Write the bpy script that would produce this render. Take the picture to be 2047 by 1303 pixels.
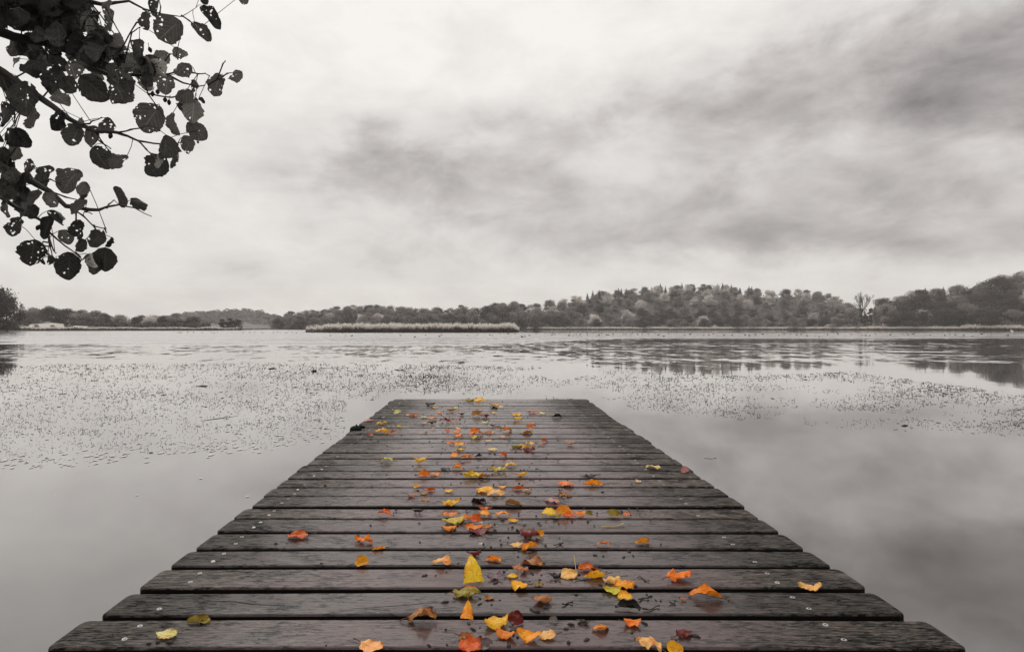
import bpy, bmesh, math, random
from mathutils import Vector, Matrix, noise as mnoise
from bisect import bisect_right

for o in list(bpy.data.objects):
    bpy.data.objects.remove(o)
SC = bpy.context.scene
COL = SC.collection
R = math.radians
PI = math.pi

# ------------------------------------------------------------------ camera
F_PX, CX, HY, CAMZ = 1180.0, 970.0, 656.5, 1.2      # focal length, principal point and horizon in photo pixels
cam = bpy.data.objects.new("camera", bpy.data.cameras.new("camera"))
COL.objects.link(cam)
cam.location = (0, 0, CAMZ)
cam.rotation_euler = (R(90), 0, 0)
cam.data.sensor_width = 36
cam.data.lens = 36 * F_PX / 2047
cam.data.shift_x = (1023.5 - CX) / 2047
cam.data.shift_y = (HY - 651.5) / 2047
cam.data.clip_start = 0.05
cam.data.clip_end = 20000
SC.camera = cam

# ------------------------------------------------------------------ exposure
SC.view_settings.view_transform = 'Standard'
SC.view_settings.look = 'None'
SC.view_settings.exposure = 0.30
SC.view_settings.gamma = 1.0
SC.cycles.max_bounces = 8
SC.cycles.transparent_max_bounces = 24
SC.cycles.use_denoising = True

# ------------------------------------------------------------------ node helpers
class NT:
    def __init__(self, tree):
        self.t = tree
        tree.nodes.clear()

    def node(self, typ, ins=None, **props):
        n = self.t.nodes.new(typ)
        for k, v in props.items():
            setattr(n, k, v)
        for k, v in (ins or {}).items():
            self.put(n.inputs[k], v)
        return n

    def put(self, sock, v):
        if isinstance(v, bpy.types.NodeSocket):
            self.t.links.new(v, sock)
        elif isinstance(v, bpy.types.Node):
            self.t.links.new(v.outputs[0], sock)
        else:
            if hasattr(sock.default_value, '__len__') and len(sock.default_value) == 4 and len(v) == 3:
                v = (*v, 1)
            sock.default_value = v

    def m(self, op, a, b=None, c=None, clamp=False):
        n = self.t.nodes.new('ShaderNodeMath')
        n.operation = op
        n.use_clamp = clamp
        for i, v in enumerate((a, b, c)):
            if v is not None:
                self.put(n.inputs[i], v)
        return n.outputs[0]

    def vm(self, op, a, b=None, out=0):
        n = self.t.nodes.new('ShaderNodeVectorMath')
        n.operation = op
        self.put(n.inputs[0], a)
        if b is not None:
            self.put(n.inputs['Scale' if op == 'SCALE' else 1], b)
        return n.outputs[out]

    def noise(self, vec, scale, detail=4, rough=0.55, dist=0.0, out='Fac', **kw):
        n = self.node('ShaderNodeTexNoise', {'Vector': vec, 'Scale': scale, 'Detail': detail, 'Roughness': rough, 'Distortion': dist}, **kw)
        return n.outputs[out]

    def mix(self, fac, a, b, blend='MIX'):
        n = self.t.nodes.new('ShaderNodeMix')
        n.data_type = 'RGBA'
        n.blend_type = blend
        self.put(n.inputs[0], fac)
        self.put(n.inputs[6], a)
        self.put(n.inputs[7], b)
        return n.outputs[2]

    def ramp(self, v, lo, hi, a=0.0, b=1.0, smooth=True):
        n = self.t.nodes.new('ShaderNodeMapRange')
        n.interpolation_type = 'SMOOTHSTEP' if smooth else 'LINEAR'
        for k, x in zip(('Value', 'From Min', 'From Max', 'To Min', 'To Max'), (v, lo, hi, a, b)):
            self.put(n.inputs[k], x)
        return n.outputs[0]

    def xyz(self, v):
        n = self.node('ShaderNodeSeparateXYZ', {0: v})
        return n.outputs

    def comb(self, x, y, z):
        return self.node('ShaderNodeCombineXYZ', {0: x, 1: y, 2: z}).outputs[0]


def material(name):
    m = bpy.data.materials.new(name)
    m.use_nodes = True
    return m, NT(m.node_tree)


def finish(nt, shader):
    out = nt.node('ShaderNodeOutputMaterial')
    nt.t.links.new(shader if isinstance(shader, bpy.types.NodeSocket) else shader.outputs[0], out.inputs[0])


# ------------------------------------------------------------------ world: overcast sky over a daylight sky
SUN_AZ, SUN_EL = R(-22), R(52)
world = bpy.data.worlds.new("World")
SC.world = world
world.use_nodes = True
w = NT(world.node_tree)
STR = 0.1
sky = w.node('ShaderNodeTexSky', sky_type='NISHITA', sun_disc=False, sun_elevation=SUN_EL, sun_rotation=SUN_AZ)
D = w.node('ShaderNodeTexCoord').outputs['Generated']
dx, dy, dz = w.xyz(D)
az = w.m('ARCTAN2', dx, dy)
el = w.m('ARCSINE', dz)
zc = w.m('ADD', w.m('MAXIMUM', dz, 0.0), 0.16)
plane = w.comb(w.m('DIVIDE', dx, zc), w.m('DIVIDE', dy, zc), 0.0)
n_big = w.noise(plane, 0.9, 5, 0.5, 0.5)
n_mid = w.noise(w.vm('ADD', plane, (7.3, 2.1, 0)), 2.3, 6, 0.55, 0.7)
n_dir = w.noise(w.comb(w.m('MULTIPLY', az, 1.0), w.m('MULTIPLY', el, 1.9), 0.0), 6.5, 8, 0.60, 0.25)
warp = w.noise(w.comb(az, w.m('MULTIPLY', el, 1.8), 3.0), 4.0, 6, 0.6, 0.2, out='Color')
wx, wy, wz = w.xyz(w.vm('SUBTRACT', warp, (0.5, 0.5, 0.5)))
azw = w.m('MULTIPLY_ADD', wx, 0.34, az)
elw = w.m('MULTIPLY_ADD', wy, 0.17, el)


def blob(px, py, sx, sy, amp, rot=0.0):
    u, v = (px - CX) / F_PX, (HY - py) / F_PX
    a0, e0 = math.atan(u), math.atan(v / math.sqrt(1 + u * u))
    a, e = w.m('SUBTRACT', azw, a0), w.m('SUBTRACT', elw, e0)
    c, s = math.cos(R(rot)), math.sin(R(rot))
    p = w.m('ADD', w.m('MULTIPLY', a, c / sx), w.m('MULTIPLY', e, s / sx))
    q = w.m('ADD', w.m('MULTIPLY', a, -s / sy), w.m('MULTIPLY', e, c / sy))
    r2 = w.m('ADD', w.m('MULTIPLY', p, p), w.m('MULTIPLY', q, q))
    return w.m('MULTIPLY', w.m('EXPONENT', w.m('MULTIPLY', r2, -0.5)), amp)


BLOBS = [(700, -40, 0.50, 0.13, 0.14), (500, 170, 0.25, 0.12, 0.07), (2110, 200, 0.22, 0.10, -0.36), (1900, 95, 0.19, 0.045, -0.15),
         (1500, 165, 0.22, 0.038, -0.20, 8), (1150, 235, 0.16, 0.030, -0.14), (720, 330, 0.13, 0.050, -0.30), (1060, 380, 0.24, 0.050, -0.24, -8),
         (1650, 410, 0.16, 0.045, -0.16, -6), (1400, 480, 0.26, 0.030, -0.15, -3), (760, 500, 0.36, 0.030, -0.10), (1880, 330, 0.16, 0.035, 0.10, -14), (1870, 225, 0.16, 0.035, -0.08),
         (1980, -20, 0.2, 0.03, 0.10), (1400, 20, 0.25, 0.05, 0.08), (500, 590, 0.5, 0.03, -0.03), (1500, 550, 0.4, 0.02, 0.05), (900, 545, 0.4, 0.018, -0.05)]
L = w.m('ADD', 0.735, 0.0)
for b in BLOBS:
    L = w.m('ADD', L, blob(*b))
L = w.m('ADD', L, w.m('MULTIPLY', w.m('SUBTRACT', n_dir, 0.5), 0.66))
L = w.m('ADD', L, w.m('MULTIPLY', w.m('SUBTRACT', n_mid, 0.5), 0.10))
L = w.m('ADD', L, w.m('MULTIPLY', w.m('SUBTRACT', n_big, 0.5), 0.14))
L = w.m('MULTIPLY', L, w.ramp(dy, -0.75, 0.1, 0.85, 1.0))  # unseen sky behind the camera dimmed so plank fronts get less light
L = w.m('SUBTRACT', L, w.m('MULTIPLY', w.m('MAXIMUM', w.m('SUBTRACT', L, 0.60), 0.0), 0.45))
L = w.m('MINIMUM', w.m('MAXIMUM', L, 0.08), 0.78)
tint = w.mix(w.ramp(L, 0.2, 0.85), (1.0, 0.928, 0.90), (1.0, 0.965, 0.915))
cloud = w.vm('SCALE', tint, w.m('DIVIDE', L, STR))
bg = w.node('ShaderNodeBackground', {'Color': w.mix(0.97, sky, cloud), 'Strength': STR})
wo = w.node('ShaderNodeOutputWorld')
w.t.links.new(bg.outputs[0], wo.inputs[0])

sun = bpy.data.objects.new("sun", bpy.data.lights.new("sun", 'SUN'))
COL.objects.link(sun)
sun.data.energy = 1.5
sun.data.angle = R(25)
sun.data.color = (1.0, 0.96, 0.9)
sd = Vector((math.sin(SUN_AZ) * math.cos(SUN_EL), math.cos(SUN_AZ) * math.cos(SUN_EL), math.sin(SUN_EL)))
sun.rotation_euler = (-sd).to_track_quat('-Z', 'Y').to_euler()


# ------------------------------------------------------------------ mesh helpers
class MB:
    """collects shapes into one mesh object"""
    def __init__(self):
        self.v, self.f, self.mi, self.c, self.uv = [], [], [], [], []

    def face(self, pts, mi=0, col=None, uv=None):
        i = len(self.v)
        self.v += [tuple(p) for p in pts]
        self.f.append(tuple(range(i, i + len(pts))))
        self.mi.append(mi)
        self.c.append(col)
        self.uv.append(uv)

    def grid(self, rows, mi=0, col=None, uv=None, close=False):
        base = len(self.v)
        nr, nc = len(rows), len(rows[0])
        for r in rows:
            self.v += [tuple(p) for p in r]
        for i in range(nr - 1):
            for j in range(nc if close else nc - 1):
                k = (j + 1) % nc
                self.f.append((base + i * nc + j, base + i * nc + k, base + (i + 1) * nc + k, base + (i + 1) * nc + j))
                self.mi.append(mi)
                self.c.append(col)
                self.uv.append([uv[i][j], uv[i][k], uv[i + 1][k], uv[i + 1][j]] if uv else None)

    def tube(self, pts, radii, sides=6, mi=0, col=None, caps=True):
        pts = [Vector(p) for p in pts]
        if not hasattr(radii, '__len__'):
            radii = [radii] * len(pts)
        rows = []
        prev = None
        for i, p in enumerate(pts):
            t = (pts[min(i + 1, len(pts) - 1)] - pts[max(i - 1, 0)])
            if t.length < 1e-9:
                t = Vector((0, 0, 1))
            t.normalize()
            a = prev if prev is not None else (Vector((0, 0, 1)) if abs(t.z) < 0.9 else Vector((1, 0, 0)))
            a = (a - t * a.dot(t))
            if a.length < 1e-6:
                a = t.orthogonal()
            a.normalize()
            prev = a
            b = t.cross(a)
            rows.append([p + (a * math.cos(2 * PI * k / sides) + b * math.sin(2 * PI * k / sides)) * radii[i] for k in range(sides)])
        self.grid(rows, mi, col, close=True)
        if caps:
            self.face(rows[0][::-1], mi, col)
            self.face(rows[-1], mi, col)

    def box(self, x0, x1, y0, y1, z0, z1, mi=0, col=None):
        p = [(x, y, z) for z in (z0, z1) for y in (y0, y1) for x in (x0, x1)]
        for q in ((0, 2, 3, 1), (4, 5, 7, 6), (0, 1, 5, 4), (2, 6, 7, 3), (0, 4, 6, 2), (1, 3, 7, 5)):
            self.face([p[i] for i in q], mi, col)

    def mesh(self, name, mats, smooth=False):
        me = bpy.data.meshes.new(name)
        me.from_pydata(self.v, [], self.f)
        for m in (mats if isinstance(mats, (list, tuple)) else [mats]):
            me.materials.append(m)
        me.polygons.foreach_set('material_index', self.mi)
        if smooth:
            me.polygons.foreach_set('use_smooth', [True] * len(self.f))
        if any(c is not None for c in self.c):
            a = me.color_attributes.new('tone', 'FLOAT_COLOR', 'CORNER')
            buf = []
            for f, c in zip(self.f, self.c):
                c = c if c is not None else (0.5, 0.5, 0.5)
                buf += [c[0], c[1], c[2], 1.0] * len(f)
            a.data.foreach_set('color', buf)
        if any(u is not None for u in self.uv):
            l = me.uv_layers.new(name='UVMap')
            buf = []
            for f, u in zip(self.f, self.uv):
                for k in range(len(f)):
                    buf += list(u[k]) if u else [0.0, 0.0]
            l.data.foreach_set('uv', buf)
        me.update()
        return me

    def build(self, name, mats, parent=None, smooth=False):
        o = bpy.data.objects.new(name, self.mesh(name, mats, smooth))
        COL.objects.link(o)
        if parent:
            o.parent = parent
        return o


def tag(o, label, cat, group=None, kind=None):
    o['label'], o['category'] = label, cat
    if group:
        o['group'] = group
    if kind:
        o['kind'] = kind
    return o


def empty(name, loc):
    o = bpy.data.objects.new(name, None)
    COL.objects.link(o)
    o.location = loc
    o.empty_display_size = 0.1
    return o


def copy_tree(o, parent=None):
    c = o.copy()
    COL.objects.link(c)
    if parent:
        c.parent = parent
    for ch in o.children:
        copy_tree(ch, c)
    return c


def interp(tab, x):
    xs = [t[0] for t in tab]
    if x <= xs[0]:
        return tab[0][1]
    if x >= xs[-1]:
        return tab[-1][1]
    i = bisect_right(xs, x) - 1
    a, b = tab[i], tab[i + 1]
    return a[1] + (b[1] - a[1]) * (x - a[0]) / (b[0] - a[0])


def sm(t):
    t = max(0.0, min(1.0, t))
    return t * t * (3 - 2 * t)


def at(px, py, d):
    """world point seen at a photo pixel at depth d"""
    return Vector(((px - CX) / F_PX * d, d, CAMZ + (HY - py) / F_PX * d))


def on_water(px, py):
    d = CAMZ * F_PX / (py - HY)
    return Vector(((px - CX) / F_PX * d, d, 0.0))


ORD = ("first second third fourth fifth sixth seventh eighth ninth tenth eleventh twelfth thirteenth fourteenth fifteenth sixteenth seventeenth "
       "eighteenth nineteenth twentieth").split()
TENS = {2: 'twenty', 3: 'thirty', 4: 'forty'}


def ordinal(n):
    if n <= 20:
        return ORD[n - 1]
    return TENS[n // 10] + '-' + ORD[n % 10 - 1] if n % 10 else TENS[n // 10][:-1] + 'ieth'


# ------------------------------------------------------------------ materials
def mat_water():
    m, n = material("lake_water")
    P = n.node('ShaderNodeNewGeometry').outputs['Position']
    x, y, z = n.xyz(P)
    d = n.m('SQRT', n.m('ADD', n.m('MULTIPLY', x, x), n.m('MULTIPLY', y, y)))
    wob = n.noise(n.comb(n.m('MULTIPLY', x, 0.05), n.m('MULTIPLY', y, 0.16), 0.0), 1.0, 4, 0.6)
    wob = n.m('SUBTRACT', wob, 0.5)
    # wind-ruffled water starts beyond the weed and dies out in the lee of the far bank
    yy = n.m('ADD', y, n.m('MULTIPLY', wob, n.m('MULTIPLY', y, 0.55)))
    ruff = n.ramp(yy, 17.5, 25.0)
    lee = n.ramp(n.m('ADD', n.m('DIVIDE', x, y), n.m('MULTIPLY', wob, 0.2)), 0.02, 0.07)
    calm = n.m('SUBTRACT', 1.0, n.m('MULTIPLY', lee, n.ramp(y, 150.0, 172.0)))
    rows = n.noise(n.comb(n.m('MULTIPLY', x, 0.02), n.m('MULTIPLY', y, 0.22), 5.0), 1.0, 5, 0.62, 0.3)
    rows = n.ramp(rows, 0.30, 0.66, 0.10, 1.0)
    slick = n.m('MULTIPLY', n.ramp(n.m('ABSOLUTE', n.m('SUBTRACT', n.m('ADD', y, n.m('MULTIPLY', wob, 16.0)), 54.0)), 0.5, 6.5, 1.0, 0.0), n.ramp(n.m('DIVIDE', x, y), 0.05, 0.3))
    amp = n.m('MULTIPLY', n.m('MULTIPLY', n.m('MULTIPLY', ruff, calm), rows), n.m('SUBTRACT', 1.0, n.m('MULTIPLY', slick, 0.92)))
    cut = n.ramp(n.m('DIVIDE', x, y), -0.05, 0.30, 40.0, 66.0)
    yc = n.m('SUBTRACT', n.m('MULTIPLY_ADD', wob, 12.0, y), cut)
    far = n.ramp(yc, 0.0, 7.0, 0.075, 0.17)
    amp = n.m('MULTIPLY', amp, far)
    v = n.comb(n.m('MULTIPLY', x, 0.85), n.m('MULTIPLY', y, 0.42), 0.0)
    n1 = n.noise(v, 1.3, 2, 0.5, 0.2, out='Color')
    n2 = n.noise(n.vm('ADD', v, (13, 5, 0)), 3.6, 3, 0.55, 0.2, out='Color')
    s = n.vm('ADD', n.vm('SUBTRACT', n1, (0.5, 0.5, 0.5)), n.vm('SCALE', n.vm('SUBTRACT', n2, (0.5, 0.5, 0.5)), 0.8))
    sx, sy, sz = n.xyz(n.vm('SCALE', s, n.m('MULTIPLY', amp, 2.4)))
    bias = n.m('MULTIPLY', amp, n.ramp(yc, 0.0, 7.0, -0.16, -0.70))
    n3 = n.noise(P, 0.8, 2, 0.5, 0.0, out='Color')
    q = n.vm('SCALE', n.vm('SUBTRACT', n3, (0.5, 0.5, 0.5)), 0.006)
    qx, qy, qz = n.xyz(q)
    nor = n.vm('NORMALIZE', n.comb(n.m('ADD', n.m('MULTIPLY', sx, 0.5), qx), n.m('ADD', n.m('ADD', sy, bias), qy), 1.0))
    inc = n.node('ShaderNodeNewGeometry').outputs['Incoming']
    c = n.m('MAXIMUM', n.vm('DOT_PRODUCT', inc, nor, out='Value'), 0.0)
    fres = n.m('POWER', n.m('SUBTRACT', 1.0, c, clamp=True), 2.6)
    body = n.node('ShaderNodeBsdfDiffuse', {'Color': (0.060, 0.055, 0.052)})
    gl = n.node('ShaderNodeBsdfGlossy', {'Color': (0.98, 0.97, 0.965), 'Roughness': 0.03, 'Normal': nor})
    finish(n, n.node('ShaderNodeMixShader', {0: fres, 1: body.outputs[0], 2: gl.outputs[0]}))
    return m


def mat_deck():
    m, n = material("wet_jetty_wood")
    P = n.node('ShaderNodeNewGeometry').outputs['Position']
    x, y, z = n.xyz(P)
    tone = n.node('ShaderNodeAttribute', attribute_name='tone').outputs['Color']
    tr, tg, tb = n.xyz(tone)
    off = n.m('MULTIPLY', tr, 37.0)
    g = n.comb(n.m('MULTIPLY', x, 1.0), n.m('MULTIPLY', y, 9.0), off)
    grain = n.noise(g, 5.0, 7, 0.68, 0.35)
    fine = n.noise(n.comb(n.m('MULTIPLY', x, 1.0), n.m('MULTIPLY', y, 5.0), off), 26.0, 5, 0.7, 0.2)
    patch = n.noise(n.comb(x, n.m('MULTIPLY', y, 1.6), off), 2.6, 4, 0.6, 0.3)
    pits = n.noise(n.comb(n.m('MULTIPLY', x, 0.9), n.m('MULTIPLY', y, 4.6), n.m('ADD', off, 4.0)), 36.0, 6, 0.72, 0.6)
    side = n.ramp(n.m('ADD', n.m('ABSOLUTE', n.m('SUBTRACT', x, 0.03)), n.m('MULTIPLY', n.m('SUBTRACT', patch, 0.5), 0.6)), 0.36, 0.92)
    worn = n.mix(grain, (0.008, 0.0033, 0.0032), (0.086, 0.032, 0.030))
    algae = n.mix(n.ramp(fine, 0.38, 0.66), (0.003, 0.003, 0.0025), (0.096, 0.078, 0.063))
    col = n.mix(side, worn, algae)
    col = n.mix(n.m('MULTIPLY', n.ramp(fine, 0.54, 0.70), n.m('MULTIPLY_ADD', side, 0.3, 0.4)), col, (0.11, 0.092, 0.086))
    rust = n.ramp(n.noise(n.comb(n.m('MULTIPLY', x, 1.2), n.m('MULTIPLY', y, 4.0), n.m('ADD', off, 9.0)), 4.0, 4, 0.6), 0.60, 0.78)
    kn = n.node('ShaderNodeTexVoronoi', {'Vector': n.comb(n.m('MULTIPLY', x, 1.0), n.m('MULTIPLY', y, 2.2), off), 'Scale': 2.6}).outputs['Distance']
    col = n.mix(n.m('MULTIPLY', n.ramp(n.m('ADD', kn, n.m('MULTIPLY', grain, 0.05)), 0.085, 0.055), 0.85), col, (0.010, 0.006, 0.005))
    col = n.mix(n.m('MULTIPLY', rust, 0.45), col, (0.085, 0.045, 0.026))
    lines = n.noise(n.comb(n.m('MULTIPLY', x, 2.2), n.m('MULTIPLY', y, 40.0), n.m('ADD', off, 2.0)), 4.0, 4, 0.65, 0.25)
    blot = n.noise(n.comb(n.m('MULTIPLY', x, 1.0), n.m('MULTIPLY', y, 1.8), n.m('ADD', off, 6.0)), 9.0, 4, 0.6, 0.3)
    pit = n.m('MULTIPLY', n.m('MAXIMUM', n.ramp(n.m('MULTIPLY_ADD', n.m('SUBTRACT', blot, 0.5), 0.45, pits), 0.50, 0.64), n.ramp(lines, 0.57, 0.70)), n.m('MULTIPLY_ADD', side, 0.30, 0.65))
    col = n.mix(n.m('MULTIPLY', n.ramp(blot, 0.52, 0.68), 0.75), col, (0.010, 0.009, 0.008))
    col = n.mix(pit, col, (0.006, 0.005, 0.005))
    col = n.mix(1.0, col, n.comb(n.m('MULTIPLY_ADD', tg, 0.9, 0.55), n.m('MULTIPLY_ADD', tg, 0.86, 0.55), n.m('MULTIPLY_ADD', tg, 0.84, 0.56)), 'MULTIPLY')
    rough = n.m('ADD', n.m('MULTIPLY_ADD', side, 0.15, 0.50), n.m('MULTIPLY', pit, 0.3), clamp=True)
    film = n.m('MULTIPLY', n.ramp(n.m('ADD', patch, n.m('MULTIPLY', grain, 0.35)), 0.40, 0.70, 0.55, 1.0), n.m('MULTIPLY_ADD', side, -0.90, 1.0))
    film = n.m('MULTIPLY', film, n.m('MULTIPLY_ADD', pit, -0.72, 1.0))
    crough = n.m('MULTIPLY_ADD', n.ramp(fine, 0.35, 0.7), 0.14, n.m('MULTIPLY_ADD', side, 0.20, 0.13))
    spec = n.m('MULTIPLY_ADD', pit, -0.15, 0.18)
    hgt = n.m('SUBTRACT', n.m('ADD', n.m('MULTIPLY', grain, 0.5), n.m('MULTIPLY', fine, 0.5)), n.m('MULTIPLY', pit, 0.5))
    bump = n.node('ShaderNodeBump', {'Height': hgt, 'Strength': n.m('MULTIPLY_ADD', side, 0.4, 0.4), 'Distance': 0.005})
    cb = n.node('ShaderNodeBump', {'Height': hgt, 'Strength': n.m('MULTIPLY', side, 0.4), 'Distance': 0.003})
    bs = n.node('ShaderNodeBsdfPrincipled', {'Base Color': col, 'Roughness': rough, 'Specular IOR Level': spec, 'Normal': bump.outputs[0],
                                               'Coat Weight': film, 'Coat Roughness': crough, 'Coat IOR': 1.55, 'Coat Normal': cb.outputs[0]})
    finish(n, bs)
    return m


def mat_fallen():
    m, n = material("wet_autumn_leaf")
    oc = n.node('ShaderNodeObjectInfo').outputs
    tc = n.node('ShaderNodeTexCoord').outputs
    u, v, _ = n.xyz(tc['UV'])
    rnd = n.m('MULTIPLY', oc['Random'], 50.0)
    P = n.vm('ADD', tc['Object'], n.comb(rnd, rnd, rnd))
    av = n.m('ABSOLUTE', v)
    blot = n.noise(P, 55.0, 4, 0.6, 0.3)
    spot = n.noise(P, 210.0, 2, 0.5)
    base = oc['Color']
    warm = n.mix(1.0, base, (0.86, 0.50, 0.35), 'MULTIPLY')
    pale = n.mix(0.35, base, (0.85, 0.62, 0.25))
    col = n.mix(n.ramp(blot, 0.45, 0.72), base, warm)
    col = n.mix(n.m('MULTIPLY', n.ramp(blot, 0.42, 0.28), 0.6), col, pale)
    edge = n.ramp(n.m('ADD', av, n.m('MULTIPLY', n.m('SUBTRACT', blot, 0.5), 0.9)), 0.78, 1.1)
    col = n.mix(n.m('MULTIPLY', edge, 0.72), col, n.mix(1.0, base, (0.35, 0.14, 0.10), 'MULTIPLY'))  # browned margin, deepened to paint in the shading of curled undersides
    col = n.mix(n.m('MULTIPLY', n.ramp(spot, 0.64, 0.72), 0.7), col, (0.035, 0.016, 0.01))
    vein = n.m('PINGPONG', n.m('ADD', n.m('MULTIPLY', u, 8.0), n.m('MULTIPLY', av, -3.2)), 0.5)
    vl = n.m('MAXIMUM', n.ramp(vein, 0.09, 0.0), n.ramp(av, 0.08, 0.0))
    col = n.mix(n.m('MULTIPLY', vl, 0.4), col, n.mix(1.0, base, (0.42, 0.25, 0.16), 'MULTIPLY'))
    hgt = n.m('ADD', n.m('MULTIPLY', vl, -1.0), n.m('MULTIPLY', blot, 1.2))
    bump = n.node('ShaderNodeBump', {'Height': hgt, 'Strength': 0.5, 'Distance': 0.001})
    bs = n.node('ShaderNodeBsdfPrincipled', {'Base Color': col, 'Roughness': 0.40, 'Specular IOR Level': 0.22, 'Normal': bump.outputs[0]})
    tl = n.node('ShaderNodeBsdfTranslucent', {'Color': col})
    finish(n, n.node('ShaderNodeMixShader', {0: 0.22, 1: bs.outputs[0], 2: tl.outputs[0]}))
    return m


def mat_plain(name, col, rough=0.6, var=0.35, scale=8.0, metallic=0.0, attr=False, objcol=False, transl=0.0, spec=0.4):
    m, n = material(name)
    tc = n.node('ShaderNodeTexCoord').outputs['Object']
    nz = n.noise(tc, scale, 4, 0.6)
    base = col
    if objcol:
        base = n.node('ShaderNodeObjectInfo').outputs['Color']
    if attr:
        base = n.node('ShaderNodeAttribute', attribute_name='tone').outputs['Color']
    k = n.m('MULTIPLY_ADD', nz, 2 * var, 1 - var)
    c = n.mix(1.0, base, n.comb(k, k, k), 'MULTIPLY')
    bs = n.node('ShaderNodeBsdfPrincipled', {'Base Color': c, 'Roughness': rough, 'Metallic': metallic, 'Specular IOR Level': spec})
    if transl:
        tl = n.node('ShaderNodeBsdfTranslucent', {'Color': c})
        finish(n, n.node('ShaderNodeMixShader', {0: transl, 1: bs.outputs[0], 2: tl.outputs[0]}))
    else:
        finish(n, bs)
    return m


def mat_alder_leaf():
    m, n = material("alder_leaf")
    tc = n.node('ShaderNodeTexCoord').outputs
    u, v, _ = n.xyz(tc['UV'])
    tone = n.node('ShaderNodeAttribute', attribute_name='tone').outputs['Color']
    tr, tg, tb = n.xyz(tone)
    av = n.m('ABSOLUTE', v)
    P = tc['Object']
    blot = n.noise(P, 45.0, 4, 0.6)
    col = n.mix(blot, n.vm('SCALE', tone, 0.55), n.vm('SCALE', tone, 1.45))
    vein = n.m('PINGPONG', n.m('ADD', n.m('MULTIPLY', u, 6.0), n.m('MULTIPLY', av, -2.6)), 0.5)
    vl = n.m('MAXIMUM', n.ramp(vein, 0.08, 0.0), n.ramp(av, 0.06, 0.0))
    col = n.mix(n.m('MULTIPLY', vl, 0.7), col, n.vm('SCALE', tone, 2.6))
    bump = n.node('ShaderNodeBump', {'Height': n.m('ADD', vl, blot), 'Strength': 0.5, 'Distance': 0.002})
    bs = n.node('ShaderNodeBsdfPrincipled', {'Base Color': col, 'Roughness': 0.42, 'Specular IOR Level': 0.35, 'Normal': bump.outputs[0]})
    tl = n.node('ShaderNodeBsdfTranslucent', {'Color': col})
    leaf = n.node('ShaderNodeMixShader', {0: 0.52, 1: bs.outputs[0], 2: tl.outputs[0]})
    # holes eaten by beetles
    jig = n.vm('SCALE', n.vm('SUBTRACT', n.noise(P, 120.0, 2, 0.6, out='Color'), (0.5, 0.5, 0.5)), 0.012)
    vor = n.node('ShaderNodeTexVoronoi', {'Vector': n.vm('ADD', P, jig), 'Scale': 62.0, 'Randomness': 1.0})
    pick = n.ramp(n.noise(P, 22.0, 2, 0.5), 0.50, 0.64)
    hole = n.m('MULTIPLY', n.m('LESS_THAN', vor.outputs['Distance'], n.m('MULTIPLY', pick, 0.30)), 1.0)
    tp = n.node('ShaderNodeBsdfTransparent')
    finish(n, n.node('ShaderNodeMixShader', {0: hole, 1: leaf.outputs[0], 2: tp.outputs[0]}))
    return m


def mat_foliage():
    m, n = material("far_foliage")
    base = n.node('ShaderNodeObjectInfo').outputs['Color']
    tc = n.node('ShaderNodeTexCoord').outputs['Object']
    tone = n.node('ShaderNodeAttribute', attribute_name='tone').outputs['Color']
    nz = n.noise(tc, 0.35, 3, 0.6)
    k = n.m('MULTIPLY_ADD', nz, 1.0, 0.5)
    c = n.mix(1.0, n.mix(1.0, base, tone, 'MULTIPLY'), n.comb(k, k, k), 'MULTIPLY')
    bs = n.node('ShaderNodeBsdfPrincipled', {'Base Color': c, 'Roughness': 0.8, 'Specular IOR Level': 0.15})
    tl = n.node('ShaderNodeBsdfTranslucent', {'Color': c})
    finish(n, n.node('ShaderNodeMixShader', {0: 0.42, 1: bs.outputs[0], 2: tl.outputs[0]}))
    return m


M_WATER, M_DECK, M_FALLEN, M_ALDER, M_FOL = mat_water(), mat_deck(), mat_fallen(), mat_alder_leaf(), mat_foliage()
M_BARK = mat_plain("alder_bark", (0.035, 0.03, 0.027), 0.75, 0.5, 30)
M_CONE = mat_plain("alder_cone", (0.02, 0.016, 0.014), 0.8, 0.5, 200)
M_TRUNK = mat_plain("far_bark", (0.09, 0.08, 0.075), 0.8, 0.4, 1)
M_PALEBARK = mat_plain("pale_bark", (0.30, 0.27, 0.25), 0.8, 0.4, 1)
M_STALK = mat_plain("leaf_stalk", (0.09, 0.045, 0.02), 0.5, 0.3, 60)
M_BEAM = mat_plain("wet_beam", (0.02, 0.017, 0.015), 0.6, 0.4, 6)
M_EDGE = mat_plain("wet_shaded_plank_edge", (0.007, 0.006, 0.0055), 0.7, 0.5, 12, spec=0.1)  # wet plank sides, with the shade of the gaps painted into the colour
M_STEEL = mat_plain("screw_steel", (0.38, 0.37, 0.355), 0.38, 0.5, 40, metallic=0.5)
M_HOLE = mat_plain("screw_recess", (0.02, 0.018, 0.017), 0.7, 0.2, 50)
M_CRACK = mat_plain("wood_split", (0.004, 0.003, 0.003), 0.9, 0.2, 50)
M_RUBBER = mat_plain("black_post", (0.007, 0.007, 0.007), 0.8, 0.3, 12, spec=0.15)
M_WEED = mat_plain("water_weed", (0.02, 0.018, 0.015), 0.7, 0.3, 5)
M_PAD = mat_plain("floating_pad", (0.46, 0.44, 0.41), 0.35, 0.25, 6)
M_REED_TOP = mat_plain("reed_plume", (0.78, 0.735, 0.69), 0.8, 0.2, 0.4, transl=0.45)
M_REED_STEM = mat_plain("reed_stem", (0.11, 0.095, 0.085), 0.8, 0.6, 0.6, transl=0.2)
M_DUCK = mat_plain("dark_plumage", (0.015, 0.014, 0.014), 0.7, 0.4, 8)
M_WHITE = mat_plain("white_plumage", (0.8, 0.79, 0.77), 0.7, 0.1, 8)
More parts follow.
